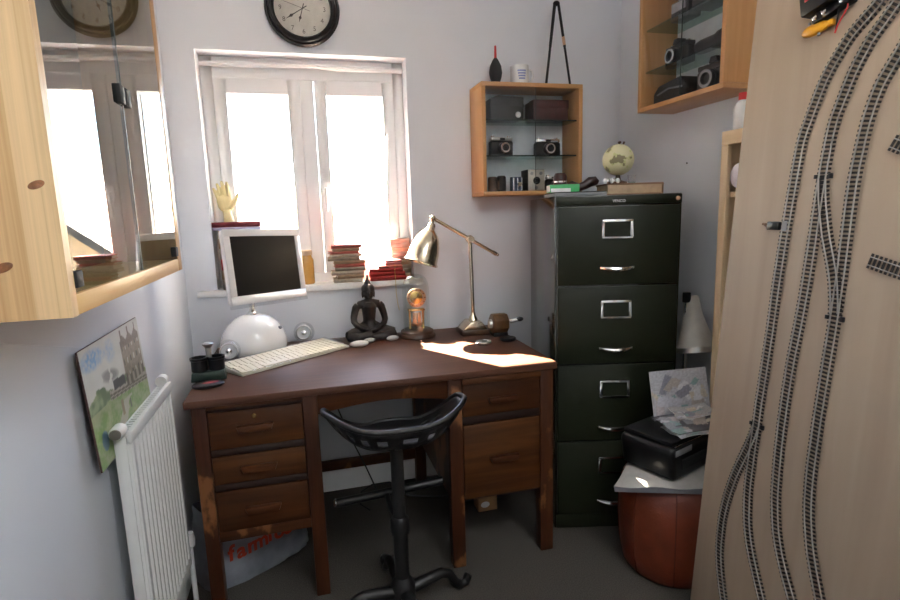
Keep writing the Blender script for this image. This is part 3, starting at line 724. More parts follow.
grid_print('print', 130, 90, picture_col, lambda u, v: pa+pbx*u+pup*v+pn*.0003, painted('watercolour_print', .35, .4, .25), pic, PM[pic.name].inverted())

# ================================================================== wall clock
ck = thing('wall_clock', 'round wall clock with black rim above the window', 'clock', (.064, YB, 2.122))
M = Matrix.Translation((.064, YB-.001, 2.122)) @ Matrix.Rotation(R(90), 4, 'X')
MB().lathe([(.10, 0), (.148, .004), (.150, .016), (.142, .026), (.136, .024), (.132, .034), (.120, .040), (.114, .034), (.112, .012)], 56, M, cap=False).build('rim', BLACK, ck, smooth=25)
def dial(): return mat('aged_dial', (.56, .54, .49), .55, var=.12, vs_=18)
MB().lathe([(.113, .004), (.113, .012), (.001, .0122)], 48, M).build('dial', dial(), ck)
NUM = mat('dial_numerals', (.12, .10, .09), .6)
for k in range(1, 13):
    a = R(90-30*k)
    text_mesh(str(k), .026, Matrix.Rotation(R(90), 4, 'X') @ Matrix.Translation((.088*math.cos(a), .088*math.sin(a), .0136)), 'numeral', NUM, ck)
HND = mat('clock_hands', (.05, .04, .04), .5)
def hand(ang, L, wmax):
    d = Vector((math.sin(R(ang)), 0, math.cos(R(ang)))); p_ = Vector((d.z, 0, -d.x)); o_ = Vector((.064, YB-.017, 2.122))
    b_ = MB(); pr = [(-.02, .002), (.2*L, .0015), (.55*L, .0018), (.68*L, wmax), (.8*L, .002), (L, .0005)]
    vs = [o_+d*t+p_*w_ for t, w_ in pr]+[o_+d*t-p_*w_ for t, w_ in pr[::-1]]
    n_ = len(vs); b_.add(vs+[v_+Vector((0, .001, 0)) for v_ in vs], [tuple(range(n_)), tuple(range(2*n_-1, n_-1, -1))]+[((i+1) % n_, i, n_+i, n_+(i+1) % n_) for i in range(n_)])
    return b_
hand(238, .080, .006).build('minute_hand', HND, ck)
hand(197, .056, .006).build('hour_hand', HND, ck)
MB().tube([(.064+.03, YB-.019, 2.122-.010), (.064-.085, YB-.019, 2.122+.028)], .0008, 5).build('second_hand', HND, ck)
MB().lathe([(.112, .030), (.111, .0315), (.001, .032)], 40, M).build('clock_glass', glass('clock_glass', 1.25), ck)

# ================================================================== display cases
def case(name, label, x0, x1, y0, y1, z0, z1, face, shelves):
    """face: '-y' (on the back wall) or '-x' (on the right wall)"""
    t = thing(name, label, 'display case', ((x0+x1)/2, (y0+y1)/2, z0)); th = .018
    along = BEECH_X if face == '-y' else BEECH_Y
    MB().box((x0, y0, z1-th), (x1, y1, z1)).build('top_panel', along, t, .002)
    MB().box((x0, y0, z0), (x1, y1, z0+th)).build('bottom_panel', along, t, .002)
    if face == '-y':
        for a, b in ((x0, x0+th), (x1-th, x1)): MB().box((a, y0, z0+th+.0003), (b, y1, z1-th-.0003)).build('side_panel', BEECH_Z, t, .001)
        MB().box((x0+th, y1-.005, z0+th), (x1-th, y1-.001, z1-th)).build('back_panel', mat('pale_back_panel', (.62, .66, .69), .6), t)
        for z in shelves: MB().box((x0+th+.001, y0+.022, z-.003), (x1-th-.001, y1-.006, z+.003)).build('shelf', SHGLASS, t)
        for z in shelves: MB().box((x0+th+.001, y0+.021, z-.003), (x1-th-.001, y0+.022, z+.003)).build('shelf_edge', GEDGE, t)
        xm = (x0+x1)/2
        MB().box((x0+th+.001, y0+.006, z0+th+.001), (xm+.012, y0+.010, z1-th-.001)).build('sliding_door', GLASS, t)
        MB().box((xm-.012, y0+.013, z0+th+.001), (x1-th-.001, y0+.017, z1-th-.001)).build('sliding_door', GLASS, t)
        MB().box((xm+.0122, y0+.006, z0+th+.001), (xm+.0135, y0+.010, z1-th-.001)).build('door_edge', GEDGE, t)
    else:
        for a, b in ((y0, y0+th), (y1-th, y1)): MB().box((x0, a, z0+th+.0003), (x1, b, z1-th-.0003)).build('side_panel', BEECH_Z, t, .001)
        MB().box((x1-.005, y0+th, z0+th), (x1-.001, y1-th, z1-th)).build('back_panel', MATS['pale_back_panel'], t)
        for z in shelves: MB().box((x0+.022, y0+th+.001, z-.003), (x1-.006, y1-th-.001, z+.003)).build('shelf', SHGLASS, t)
        ym = (y0+y1)/2
        MB().box((x0+.006, ym-.012, z0+th+.001), (x0+.010, y1-th-.001, z1-th-.001)).build('sliding_door', GLASS, t)
        MB().box((x0+.013, y0+th+.001, z0+th+.001), (x0+.017, ym+.012, z1-th-.001)).build('sliding_door', GLASS, t)
        MB().box((x0+.006, ym-.0135, z0+th+.001), (x0+.010, ym-.0122, z1-th-.001)).build('door_edge', GEDGE, t)
    return t
case('display_case', 'beech display case with sliding glass doors beside the window', .777, 1.256, 2.300, YB-.001, 1.346, 1.826, '-y', (1.519, 1.673))
case('display_case', 'beech glass-fronted camera case high above the plywood board', 1.376, XR-.001, 1.580, 2.060, 1.660, 2.140, '-x', (1.815, 1.975))

def camera(label, x, y, z, rz, wid, hgt, dep, body, top, lens_r, lens_l, hump=0., ringm=None):
    t = thing('camera', label, 'camera', (x, y, z), rz)
    h0 = hgt*.74
    LB().box((-wid/2, -dep/2, 0), (wid/2, dep/2, h0)).build('body', body, t, min(dep*.3, .008), 3, world=False)
    LB().box((-wid/2+.003, -dep/2+.002, h0), (wid/2-.003, dep/2-.002, hgt*.92)).build('top_plate', top, t, .003, world=False)
    M = Matrix.Translation((0, -dep/2, h0*.52)) @ Matrix.Rotation(R(90), 4, 'X')
    ln = LB().lathe([(lens_r, -.002), (lens_r, lens_l*.5), (lens_r*.86, lens_l*.55), (lens_r*.86, lens_l), (lens_r*.62, lens_l), (lens_r*.5, lens_l*.7), (.0005, lens_l*.65)], 24, M).build('lens', BLACK, t, world=False)
    LB().lathe([(lens_r*.92, lens_l+.0003), (lens_r*.86, lens_l+.002), (lens_r*.64, lens_l+.002), (lens_r*.62, lens_l+.0003)], 24, M, cap=False).build('lens_ring', ringm or CHROME, ln, world=False)
    if hump: LB().prism([(-.020, hgt*.92), (-.012, hgt*.92+hump), (.012, hgt*.92+hump), (.020, hgt*.92)], -dep/2-.002, dep/2-.004).build('prism_housing', top, t, .002, world=False)
    else: LB().box((-.012, -dep/2-.001, h0+.003), (.012, -dep/2+.004, hgt*.88)).build('viewfinder', BLACK, t, .001, world=False)
    for sx in (-.36, .36): LB().lathe([(.008, 0), (.008, .006), (.006, .007)], 14, Matrix.Translation((wid*sx, 0, hgt*.92))).build('dial', CHROME, t, world=False)
    return t
S3, S2_, S1_ = 1.6765, 1.5225, 1.3645
YC = 2.385
# top shelf of the first case
t = thing('camera_case', 'black leather camera case on the top glass shelf', 'camera case', (.908, YC, S3))
LB().prism([(-.078, 0), (.078, 0), (.078, .096), (-.04, .102), (-.078, .088)], -.05, .05).build('body', LEATHER, t, .004, world=False)
LB().box((-.079, -.0515, .055), (.079, -.050, .062)).build('flap_edge', LEATHER, t, world=False)
LB().lathe([(.014, 0), (.012, .004), (.001, .005)], 16, Matrix.Translation((.05, -.0505, .02)) @ Matrix.Rotation(R(90), 4, 'X')).build('clasp', STEEL, t, world=False)
t = thing('camera_case', 'maroon leather camera case on the top glass shelf', 'camera case', (1.118, YC, S3))
LB().box((-.086, -.05, 0), (.086, .05, .086)).build('body', MAROON, t, .006, world=False)
LB().box((-.087, -.052, .05), (.087, .0, .0875)).build('flap', MAROON, t, .003, world=False)
camera('silver and black rangefinder camera on the middle shelf beside the case wall', .893, YC, S2_, R(8), .112, .090, .036, LEATHER, STEEL, .025, .028)
camera('black camera with silver top on the middle shelf at the sliding door', 1.120, YC, S2_, 0, .124, .082, .034, LEATHER, CHROME, .026, .024)
t = thing('binocular_case', 'dark brown twin leather lens case on the bottom shelf', 'case', (.872, YC, S1_))
LB().lathe([(.021, 0), (.021, .062), (.016, .068), (.001, .069)], 20, Matrix.Translation((-.021, 0, 0))).build('barrel', BROWNL, t, world=False)
LB().lathe([(.021, 0), (.021, .066), (.016, .072), (.001, .073)], 20, Matrix.Translation((.0215, 0, 0))).build('barrel', LEATHER, t, world=False)
LB().box((-.004, -.0225, .01), (.004, -.014, .05)).build('strap', BROWNL, t, world=False)
t = thing('folding_camera', 'small blue grey folding camera with chrome bars on the bottom shelf', 'camera', (.968, YC, S1_))
LB().box((-.028, -.012, 0), (.022, .014, .066)).build('body', mat('blue_grey_leather', (.05, .07, .12), .5, var=.2), t, .003, world=False)
for sx in (-.02, .0, .02): LB().tube([(sx, -.016, .004), (sx, -.016, .062)], .0035, 8).build('bar', CHROME, t, world=False)
LB().lathe([(.012, 0), (.010, .012), (.001, .012)], 16, Matrix.Translation((.008, -.012, .032)) @ Matrix.Rotation(R(90), 4, 'X')).build('lens', CHROME, t, world=False)
t = thing('box_camera', 'square box camera with pale metal front on the bottom shelf', 'camera', (1.046, YC-.01, S1_))
LB().box((-.042, -.035, 0), (.042, .045, .096)).build('body', BLACKM, t, .003, world=False)
LB().box((-.040, -.038, .002), (.040, -.0355, .094)).build('face_plate', mat('pale_metal_face', (.42, .40, .35), .4, .5), t, .001, world=False)
LB().lathe([(.017, 0), (.017, .004), (.010, .005), (.009, .001), (.001, .001)], 20, Matrix.Translation((0, -.038, .046)) @ Matrix.Rotation(R(90), 4, 'X')).build('lens', BLACK, t, world=False)
for sx, sz in ((-.022, .078), (.022, .078), (0, .014)): LB().lathe([(.008, 0), (.007, .002), (.001, .002)], 14, Matrix.Translation((sx, -.038, sz)) @ Matrix.Rotation(R(90), 4, 'X')).build('finder_window', DUST, t, world=False)
camera('dark compact camera half hidden on the bottom shelf', 1.150, YC, S1_, 0, .076, .072, .03, LEATHER, STEEL, .017, .02)

# on top of the first case
TC = 1.8265
t = thing('air_blower', 'black rubber air blower with red nozzle on the display case', 'air blower', (.872, 2.38, TC))
LB().lathe([(.026, 0), (.025, .006), (.018, .012), (.026, .035), (.029, .055), (.025, .082), (.014, .105), (.007, .115)], 24).build('bulb', BLKRUB, t, world=False)
LB().lathe([(.006, .115), (.0045, .165), (.002, .168)], 12).build('nozzle', REDP, t, world=False)
for a in range(3): LB().box((.012, -.004, 0), (.030, .004, .012), Matrix.Rotation(R(120*a+30), 4, 'Z')).build('fin', BLKRUB, t, .002, world=False)
t = thing('mug', 'white mug with faded blue print on the display case', 'mug', (.985, 2.38, TC))
LB().lathe([(.036, 0), (.040, .004), (.040, .086), (.037, .086), (.036, .006), (.001, .005)], 32).build('body', MUGW, t, world=False)
LB().tube([(.038, 0, .072), (.058, 0, .070), (.066, 0, .048), (.058, 0, .024), (.038, 0, .018)], .0045, 8).build('handle', MUGW, t, world=False)
pr = MB()
for r_ in range(4):
    a0, a1 = R(-125+r_*3), R(-68-r_*2); vs = []; z0 = .056-r_*.011
    for i in range(9):
        a = a0+(a1-a0)*i/8; vs += [(.0404*math.cos(a), .0404*math.sin(a), z0), (.0404*math.cos(a), .0404*math.sin(a), z0+.007)]
    pr.add(vs, [(2*i, 2*i+2, 2*i+3, 2*i+1) for i in range(8)])
pr.build('print', BLUEP, t, world=False)
t = thing('tripod', 'black folding tripod standing with legs apart on the display case', 'tripod', (1.165, 2.38, TC))
for a, b, w_ in (((-.060, -.02, .0), (-.009, 0, .355), .0085), ((-.040, .03, .0), (-.004, .006, .355), .0080), ((.072, 0, 0), (.010, 0, .355), .0078)):
    a, b = Vector(a), Vector(b); m_ = a.lerp(b, .5)
    lo = LB().tube([a, m_], w_*.85, 8, flat=.7).tube([m_, b], w_, 8, flat=.7).build('leg', BLACKM, t, world=False)
    if a.x > 0: LB().tube([a.lerp(b, .52), a.lerp(b, .62)], w_*1.06, 8, flat=.72).build('clamp', COPPER, lo, world=False)
LB().ball((0, 0, .358), .016, (1, .8, .7)).build('head', BLACK, t, world=False)

# inside the second case (faces -x)
XC = 1.47
camera('single lens reflex camera with silver ringed lens in the high case', XC, 1.925, 1.8185, R(-90), .135, .085, .04, LEATHER, BLACK, .030, .030, .020)
t = thing('telephoto_lens', 'long black telephoto lens lying in the high case', 'lens', (XC, 1.72, 1.8185))
M = Matrix.Translation((0, .10, .034)) @ Matrix.Rotation(R(90), 4, 'X')
LB().lathe([(.022, 0), (.026, .02), (.026, .10), (.033, .115), (.033, .19), (.030, .195), (.026, .19), (.001, .18)], 24, M).build('barrel', BLACK, t, world=False)
LB().lathe([(.0335, .13), (.0345, .132), (.0345, .165), (.0335, .167)], 24, M, cap=False).build('grip_ring', BLKRUB, t, world=False)
camera('black camera on the floor of the high case by the near end', XC, 1.715, 1.6785, R(-84), .150, .105, .05, LEATHER, BLACK, .034, .035, .022, DUST)
t = thing('camera_bag', 'low black camera pouch on the floor of the high case', 'bag', (XC, 1.92, 1.6785), R(-90))
LB().prism([(-.10, 0), (.09, 0), (.10, .05), (.06, .088), (-.07, .075), (-.10, .05)], -.05, .05).build('body', LEATHER, t, .010, 3, world=False)
LB().tube([(-.07, -.051, .04), (0, -.053, .052), (.08, -.051, .045)], .0035, 6).build('zip', DUST, t, world=False)
t = thing('flash_unit', 'dark boxy flash unit on the upper shelf of the high case', 'flash', (XC, 1.90, 1.9785), R(-90))
LB().box((-.05, -.03, 0), (.05, .03, .07)).build('body', BLACK, t, .006, world=False)
LB().box((-.04, -.036, .03), (.04, -.0305, .062)).build('head', DUST, t, .002, world=False)
t = thing('camera_case', 'dark leather camera case on the upper shelf of the high case', 'camera case', (XC, 1.74, 1.9785), R(-90))
LB().box((-.075, -.045, 0), (.075, .045, .09)).build('body', LEATHER, t, .008, world=False)
LB().box((-.076, -.047, .055), (.076, 0, .0915)).build('flap', LEATHER, t, .003, world=False)

# ================================================================== bookcase, bottle, reading lamp behind the board
t = thing('bookcase', 'pale pine bookcase standing behind the plywood board', 'bookcase', (1.475, 1.2, 0))
bx0, bx1, by0, by1, bz = 1.400, 1.546, .78, 1.602, 1.521
MB().box((bx0, by1-.030, 0), (bx0+.02, by1, bz-.0455)).build('stile', PINE_PALE, t, .002)
MB().box((bx0, by0, 0), (bx0+.02, by0+.03, bz-.0455)).build('stile', PINE_PALE, t, .002)
MB().box((bx0, by0, bz-.045), (bx0+.02, by1, bz)).build('top_rail', wood('pale_pine_rail', [(.74, .56, .34), (.80, .64, .43)], 'y', .55, 50, 1.5, .05), t, .002)
MB().box((bx0+.0205, by1-.018, 0), (bx1, by1, bz)).build('side_panel', PINE_PALE, t)
MB().box((bx0+.0205, by0, 0), (bx1, by0+.018, bz)).build('side_panel', PINE_PALE, t)
MB().box((bx0+.0205, by0+.0185, bz-.02), (bx1, by1-.0185, bz)).build('top_panel', PINE_PALE, t)
MB().box((bx1-.006, by0+.0185, .02), (bx1, by1-.0185, bz-.021)).build('back_panel', mat('dark_brown_back', (.10, .06, .035), .7), t)
for z in (.02, .45, .88, 1.31): MB().box((bx0+.0215, by0+.019, z-.009), (bx1-.0065, by1-.019, z+.009)).build('shelf', PINE_PALE, t)
t = thing('alarm_clock', 'round chrome rimmed dial on the bookcase shelf', 'clock', (1.45, 1.532, 1.3195), R(-90))
M = Matrix.Translation((0, 0, .052)) @ Matrix.Rotation(R(90), 4, 'X')
LB().lathe([(.042, 0), (.047, .01), (.047, .03), (.042, .034)], 32, M).build('rim', CHROME, t, world=False)
LB().lathe([(.0415, .030), (.041, .0345), (.001, .035)], 32, M).build('face', mat('pale_lilac_face', (.62, .58, .66), .4), t, world=False)
LB().box((-.03, -.02, 0), (.03, .0, .014)).build('foot', BLACK, t, .002, world=False)
t = thing('bottle', 'white bottle with red cap on top of the pale bookcase', 'bottle', (1.44, 1.560, bz+.0005))
LB().lathe([(.024, 0), (.026, .004), (.026, .075), (.016, .092), (.012, .096)], 20).build('body', MUGW, t, world=False)
LB().lathe([(.0135, .0965), (.0135, .118), (.011, .12)], 16).build('cap', REDP, t, world=False)

t = thing('reading_lamp', 'cream enamel reading lamp squeezed behind the filing cabinet', 'lamp', (1.459, 1.785, 0))
LB().lathe([(.062, 0), (.062, .012), (.015, .025), (.008, .03)], 24).build('base', BLACK, t, world=False)
LB().tube([(-.035, -.01, .028), (-.035, -.01, .93)], .006, 8).tube([(-.018, -.01, .50), (-.030, -.01, .72)], .004, 8).build('stand', CHROME, t, world=False)
LB().box((-.048, -.02, .905), (-.022, .0, .945)).build('joint', BLACK, t, .003, world=False)
M = Matrix.Translation((-.004, 0, .905)) @ Matrix.Rotation(R(1), 4, 'Y') @ Matrix.Rotation(R(166), 4, 'X')
LB().lathe([(.026, -.022), (.031, 0), (.036, .05), (.048, .10), (.068, .16), (.074, .19)], 28, M, cap=True).build('lamp_shade', SHADE, t, smooth=60, world=False)
LB().lathe([(.0735, .178), (.0755, .197), (.072, .199), (.062, .172), (.001, .165)], 28, M, cap=False).build('shade_rim', STEEL, t, world=False)

# ================================================================== pouffe, cushion, printer, papers
PX, PY = 1.208, 1.538
t = thing('pouffe', 'terracotta leather pouffe on the carpet beside the board', 'pouffe', (PX, PY, 0))
prof = [(.148, 0), (.165, .02), (.177, .08), (.184, .18), (.182, .27), (.172, .33), (.152, .352), (.001, .356)]
LB().lathe(prof, 40).build('body', POUF, t, world=False)
for k in range(8):
    a = 2*math.pi*k/8+.2; d_ = Vector((math.cos(a), math.sin(a), 0))
    LB().tube([d_*(r_+.0005)+Vector((0, 0, z_)) for r_, z_ in prof[:-1]], .0022, 5).build('seam', mat('dark_seam', (.10, .02, .01), .6), t, world=False)
t = thing('cushion', 'flat off-white and grey cushion lying on the pouffe', 'cushion', (1.168, 1.499, .357))
cm = MB(); n = 14; vs = []; fs = []
for j in range(n+1):
    for i in range(n+1):
        u, v = i/n*2-1, j/n*2-1
        e = (1-u**6)*(1-v**6)
        U_, V_ = (u+1)/2, (v+1)/2; q_ = (Vector((-.243, -.034))*(1-U_)+Vector((.085, -.165))*U_)*(1-V_)+(Vector((-.083, .121))*(1-U_)+Vector((.205, .10))*U_)*V_; x, y = q_.x, q_.y
        vs.append((x, y, .020+.010*max(0, e)**.5+.003*math.sin(7*u+3*v)))
fs = [(j*(n+1)+i, j*(n+1)+i+1, (j+1)*(n+1)+i+1, (j+1)*(n+1)+i) for j in range(n) for i in range(n)]
cm.add(vs, fs); cm.build('cover', CUSH, t, smooth=60, world=False)
bl_ = [i for i in range(n+1)]+[j*(n+1)+n for j in range(1, n+1)]+[n*(n+1)+i for i in range(n-1, -1, -1)]+[j*(n+1) for j in range(n-1, 0, -1)]
cm2 = MB(); lo_ = [(v_[0]*.985, v_[1]*.985, .001) for v_ in vs]; m0 = len(vs)
cm2.add([Vector(v_)-Vector((0, 0, .0015)) for v_ in vs]+lo_, [tuple(m0+q for q in f[::-1]) for f in fs]+[(bl_[i], bl_[(i+1) % len(bl_)], m0+bl_[(i+1) % len(bl_)], m0+bl_[i]) for i in range(len(bl_))])
cm2.build('underside', CUSHG, t, smooth=60, world=False)

t = thing('printer', 'black desktop printer standing on the cushion of the pouffe', 'printer', (1.198, 1.540, .3925), R(20))
LB().prism([(-.140, 0), (.140, 0), (.158, .09), (.154, .118), (-.154, .118), (-.158, .09)], -.102, .102).build('body', BLACK, t, .018, 3, world=False)
LB().box((-.145, -.092, .1185), (.145, .095, .134)).build('lid', BLACK, t, .006, world=False)
LB().box((-.10, -.106, .035), (.10, -.100, .070)).build('paper_slot', BLACKM, t, .002, world=False)
LB().box((-.14, -.105, .090), (-.05, -.1025, .110)).build('control_panel', DUST, t, .001, world=False)
LB().box((-.135, -.099, .1186), (.02, -.093, .122)).build('lid_lip', CHROME, t, .001, world=False)
cols = [(.70, .70, .72), (.34, .36, .40), (.50, .44, .40), (.28, .42, .42), (.56, .50, .52), (.62, .55, .44), (.30, .30, .36), (.60, .60, .66)]
def collage(seed, bgc):
    rnd = random.Random(seed); bl = []
    for k in range(22):
        bl.append((rnd.random(), rnd.random()*.75, .05+.16*rnd.random(), .03+.09*rnd.random(), rnd.random()*3, rnd.choice(cols)))
    def f(u, v):
        c = bgc
        for (x, y, a, b, r_, k) in bl:
            dx, dy = u-x, v-y; p_ = dx*math.cos(r_)+dy*math.sin(r_); q_ = -dx*math.sin(r_)+dy*math.cos(r_)
            if abs(p_) < a and abs(q_) < b: c = k
        s_ = .9+.25*noise.noise(Vector((u*30, v*30, seed)))
        return tuple(x*s_ for x in c)
    return f
PRT = painted('magazine_print', .3, .5, .3)
t = thing('art_print', 'pale collage print propped upright behind the papers on the printer', 'print', (1.21, 1.58, .5245))
a_ = Vector((1.155, 1.580, .529)); bx_ = Vector((.225, -.015, 0)); up_ = Vector((.004, .045, .166)); pn = -bx_.cross(up_).normalized(); pn = pn if pn.y < 0 else -pn
m_ = MB(); q = [a_, a_+bx_, a_+bx_+up_, a_+up_]; m_.add([p_-pn*.003 for p_ in q]+[p_-pn*.0004 for p_ in q], [(3,2,1,0),(4,5,6,7),(0,1,5,4),(1,2,6,5),(2,3,7,6),(3,0,4,7)]); m_.build('board', WHITECARD, t)
cf = collage(5, (.52, .52, .56))
grid_print('print', 60, 44, cf, lambda u, v: a_+bx_*u+up_*v, PRT, t, PM[t.name].inverted())
for k, (lab, dx, dy, dz, rz, tilt, sz, dark) in enumerate((
    ('pale photo sheet poking out under the magazine', .005, -.050, .0, 4, 1, (.19, .10), 0),
    ('dark glossy magazine lying open across the printer', .015, -.020, .014, 8, 8, (.23, .13), 1),
    ('crumpled photo sheet lying on top of the magazine', .045, .012, .034, -2, 18, (.15, .06), 0))):
    M = Matrix.Translation((1.222+dx, 1.520+dy, .533+dz)) @ Matrix.Rotation(R(rz), 4, 'Z') @ Matrix.Rotation(R(tilt), 4, 'X')
    t = thing('photo_sheet', lab, 'paper', M=M)
    w_, d_ = sz
    def P(u, v, w_=w_, d_=d_, k=k): return Vector(((u-.5)*w_, (v-.5)*d_, .004*math.sin(6*u+k)+.003*math.sin(9*v+2*k)+.002))
    grid_print('print', 40, 28, collage(20+k, (.10, .10, .12) if dark else (.46, .46, .47)), P, PRT, t)
    vs = [P(i/8, j/6)-Vector((0, 0, .0016)) for j in range(7) for i in range(9)]
    LB().add(vs, [(j*9+i, j*9+i+1, (j+1)*9+i+1, (j+1)*9+i) for j in range(6) for i in range(8)]).build('back_sheet', BLACKM if dark else WHITECARD, t, world=False)

# ================================================================== on the desk
DZ = .7385
# computer: dome base, neck, tilted screen, two ball speakers (separate), keyboard
cx, cy, crz = -.222, 2.318, R(43)
t = thing('computer', 'white computer with dome base and dark flat screen on the desk', 'computer', (cx, cy, DZ), crz)
LB().lathe([(.118, 0), (.127, .010), (.130, .030), (.127, .056), (.116, .088), (.096, .118), (.066, .141), (.030, .153), (.001, .155)], 48).build('base', IMACW, t, smooth=60, world=False)
a_ = R(-62); LB().ball((.112*math.cos(a_), .112*math.sin(a_), .098), .009, (1, 1, .8), u=10, w=8).build('badge', DUST, t, world=False)
LB().tube([(0, 0, .150), (0, -.004, .195), (-.005, -.03, .235), (-.028, -.10, .275), (-.035, -.125, .31)], [.013, .011, .010, .010, .011], 12).build('neck', CHROME, t, world=False)
LB().lathe([(.020, .150), (.020, .160), (.014, .166)], 20).build('neck_collar', CHROME, t, world=False)
SM = Matrix.Translation((-.035, -.147, .357)) @ Matrix.Rotation(R(2.2), 4, 'Y') @ Matrix.Rotation(R(-7), 4, 'X')
sw, sh = .364, .292
LB().box((-sw/2+.006, -.012, -sh/2+.014), (sw/2-.006, .016, sh/2-.004), SM).build('screen_housing', IMACW, t, .012, 3, world=False)
b = LB()
bz = .026
b.box((-sw/2+.006, -.016, -sh/2+.014), (sw/2-.006, -.0122, -sh/2+.014+.032), SM); b.box((-sw/2+.006, -.016, sh/2-.004-bz), (sw/2-.006, -.0122, sh/2-.004), SM)
b.box((-sw/2+.006, -.016, -sh/2+.046), (-sw/2+.006+bz, -.0122, sh/2-.004-bz), SM); b.box((sw/2-.006-bz, -.016, -sh/2+.046), (sw/2-.006, -.0122, sh/2-.004-bz), SM)
b.build('bezel', IMACW, t, .0015, world=False)
LB().box((-sw/2+.006+bz, -.0145, -sh/2+.046), (sw/2-.006-bz, -.0123, sh/2-.004-bz), SM).build('display', SCREEN, t, world=False)
LB().box((-sw/2, -.014, -sh/2), (sw/2, -.006, -sh/2+.0135), SM).build('clear_rim', CLEAR, t, .003, world=False)
LB().tube([SM @ Vector((0, .016, -.02)), (-.035, -.125, .31)], .013, 12).build('screen_joint', CHROME, t, world=False)

def speaker(label, x, y, rz):
    t = thing('speaker', label, 'speaker', (x, y, DZ), rz, 'clear ball speakers')
    LB().lathe([(.020, 0), (.022, .004), (.014, .010)], 18).build('foot', CLEAR, t, world=False)
    LB().ball((0, 0, .048), .044, u=24, w=16).build('shell', CLEAR, t, world=False)
    M = Matrix.Translation((0, 0, .047)) @ Matrix.Rotation(R(90), 4, 'X') @ Matrix.Rotation(R(-10), 4, 'X')
    LB().lathe([(.028, 0), (.034, .010), (.034, .020), (.030, .026), (.025, .021), (.014, .013), (.001, .011)], 24, M).build('driver', IMACW, t, world=False)
    LB().lathe([(.013, .0145), (.010, .021), (.001, .024)], 16, M).build('cone', CHROME, t, world=False)
    LB().lathe([(.0275, .0272), (.0285, .029), (.0300, .0265)], 24, M, cap=False).build('driver_ring', STEEL, t, world=False)
speaker('clear ball speaker between the ink stand and the dome', -.302, 2.150, R(12))
speaker('clear ball speaker near the bronze seated figure', -.024, 2.385, R(-4))

kc = Vector((-.088, 2.150, DZ)); kr = R(36.5)
t = thing('keyboard', 'cream white computer keyboard lying slantwise in front of the screen', 'keyboard', kc, kr)
LB().prism([(-.084, .004), (.084, .008), (.084, .026), (-.084, .012)], -.247, .247, Matrix(((0, 1, 0, 0), (1, 0, 0, 0), (0, 0, 1, 0), (0, 0, 0, 1)))).build('tray', CLEAR, t, .003, world=False)
LB().prism([(-.080, .0), (.080, .0), (.080, .022), (-.080, .009)], -.243, .243, Matrix(((0, 1, 0, 0), (1, 0, 0, 0), (0, 0, 1, 0), (0, 0, 0, 1)))).build('base', CREAM, t, .002, world=False)
km = MB().prism([(-.0107, 0), (.0107, 0), (.0098, .005), (-.0098, .005)], -.0119, .0119).mesh('key', .0010, 1)
km.materials.append(CREAM)
for row in range(6):
    y = -.066+row*.0245
    for c_ in range(21):
        if c_ in (14, 18) and row > 0: pass
        if row == 0 and 4 <= c_ <= 8: continue
        x = -.231+c_*.0222+(.003*(row % 3) if c_ < 13 else 0)
        if c_ == 20 and row == 1: continue
        k_ = bpy.data.objects.new('key', km); COL.objects.link(k_); k_.parent = t
        k_.location = (x, y, .0095+(y+.08)*.081); k_.rotation_euler = (R(4.6), 0, 0)
LB().prism([(-.054, 0), (.054, 0), (.052, .006), (-.052, .006)], -.0112, .0112, Matrix.Translation((-.231+6*.0222, -.066, .0112)) @ Matrix.Rotation(R(4.6), 4, 'X')).build('space_bar', CREAM, t, .0012, 1, world=False)

# ink stand and pad tin
t = thing('stamp_stand', 'dark green twin-well stamp stand with upright metal stamp on the desk corner', 'stamp stand', (-.345, 1.956, DZ), R(6))
LB().prism([(-.055, .002), (.058, .002), (.052, .034), (-.050, .034)], -.034, .034).build('base', DKGREEN, t, .004, world=False)
for sx in (-.026, .028):
    LB().lathe([(.026, .034), (.026, .070), (.029, .072), (.029, .080), (.023, .080), (.022, .050), (.001, .049)], 22, Matrix.Translation((sx, 0, 0))).build('well', BLACK, t, world=False)
LB().lathe([(.010, .05), (.009, .085), (.0095, .11), (.017, .119), (.018, .124), (.012, .128), (.001, .129)], 16, Matrix.Translation((.006, .004, 0))).build('stamp_handle', STEEL, t, world=False)
t = thing('ink_pad', 'oval black ink pad tin with red label in front of the stamp stand', 'ink pad', (-.335, 1.872, DZ), R(12))
LB().lathe([(.046, 0), (.050, .003), (.050, .009), (.046, .011), (.001, .012)], 30, Matrix.Diagonal(Vector((1, .72, 1, 1)))).build('tin', BLACK, t, world=False)
LB().lathe([(.026, .0121), (.025, .0126), (.001, .0128)], 24, Matrix.Translation((.008, 0, 0)) @ Matrix.Diagonal(Vector((1, .55, 1, 1)))).build('label', mat('dull_red_label', (.32, .05, .06), .6), t, world=False)

# seated bronze figure
def remeshed(mb, name, m, parent, vox, smooth_it=4):
    me = mb.mesh(name, smooth=0); o = link(name, me, m, parent)
    r_ = o.modifiers.new('skin', 'REMESH'); r_.mode = 'VOXEL'; r_.voxel_size = vox; r_.use_smooth_shade = True
    s_ = o.modifiers.new('soften', 'SMOOTH'); s_.iterations = smooth_it; s_.factor = .5
    return o
t = thing('seated_figure', 'dark bronze seated meditating figure on the desk under the sill', 'statue', (.258, 2.365, DZ), R(4))
m_ = MB()
m_.ball((0, .005, .040), .058, (1.05, .72, .70))
m_.tube([(0, .006, .045), (0, .006, .085), (0, .002, .120), (0, 0, .148), (0, .002, .162)], [.044, .037, .042, .046, .032], 16, flat=.72)
m_.tube([(-.046, .002, .152), (.0, .003, .160), (.046, .002, .152)], [.017, .021, .017], 12)
m_.tube([(0, 0, .155), (0, -.002, .185)], [.018, .0145], 12)
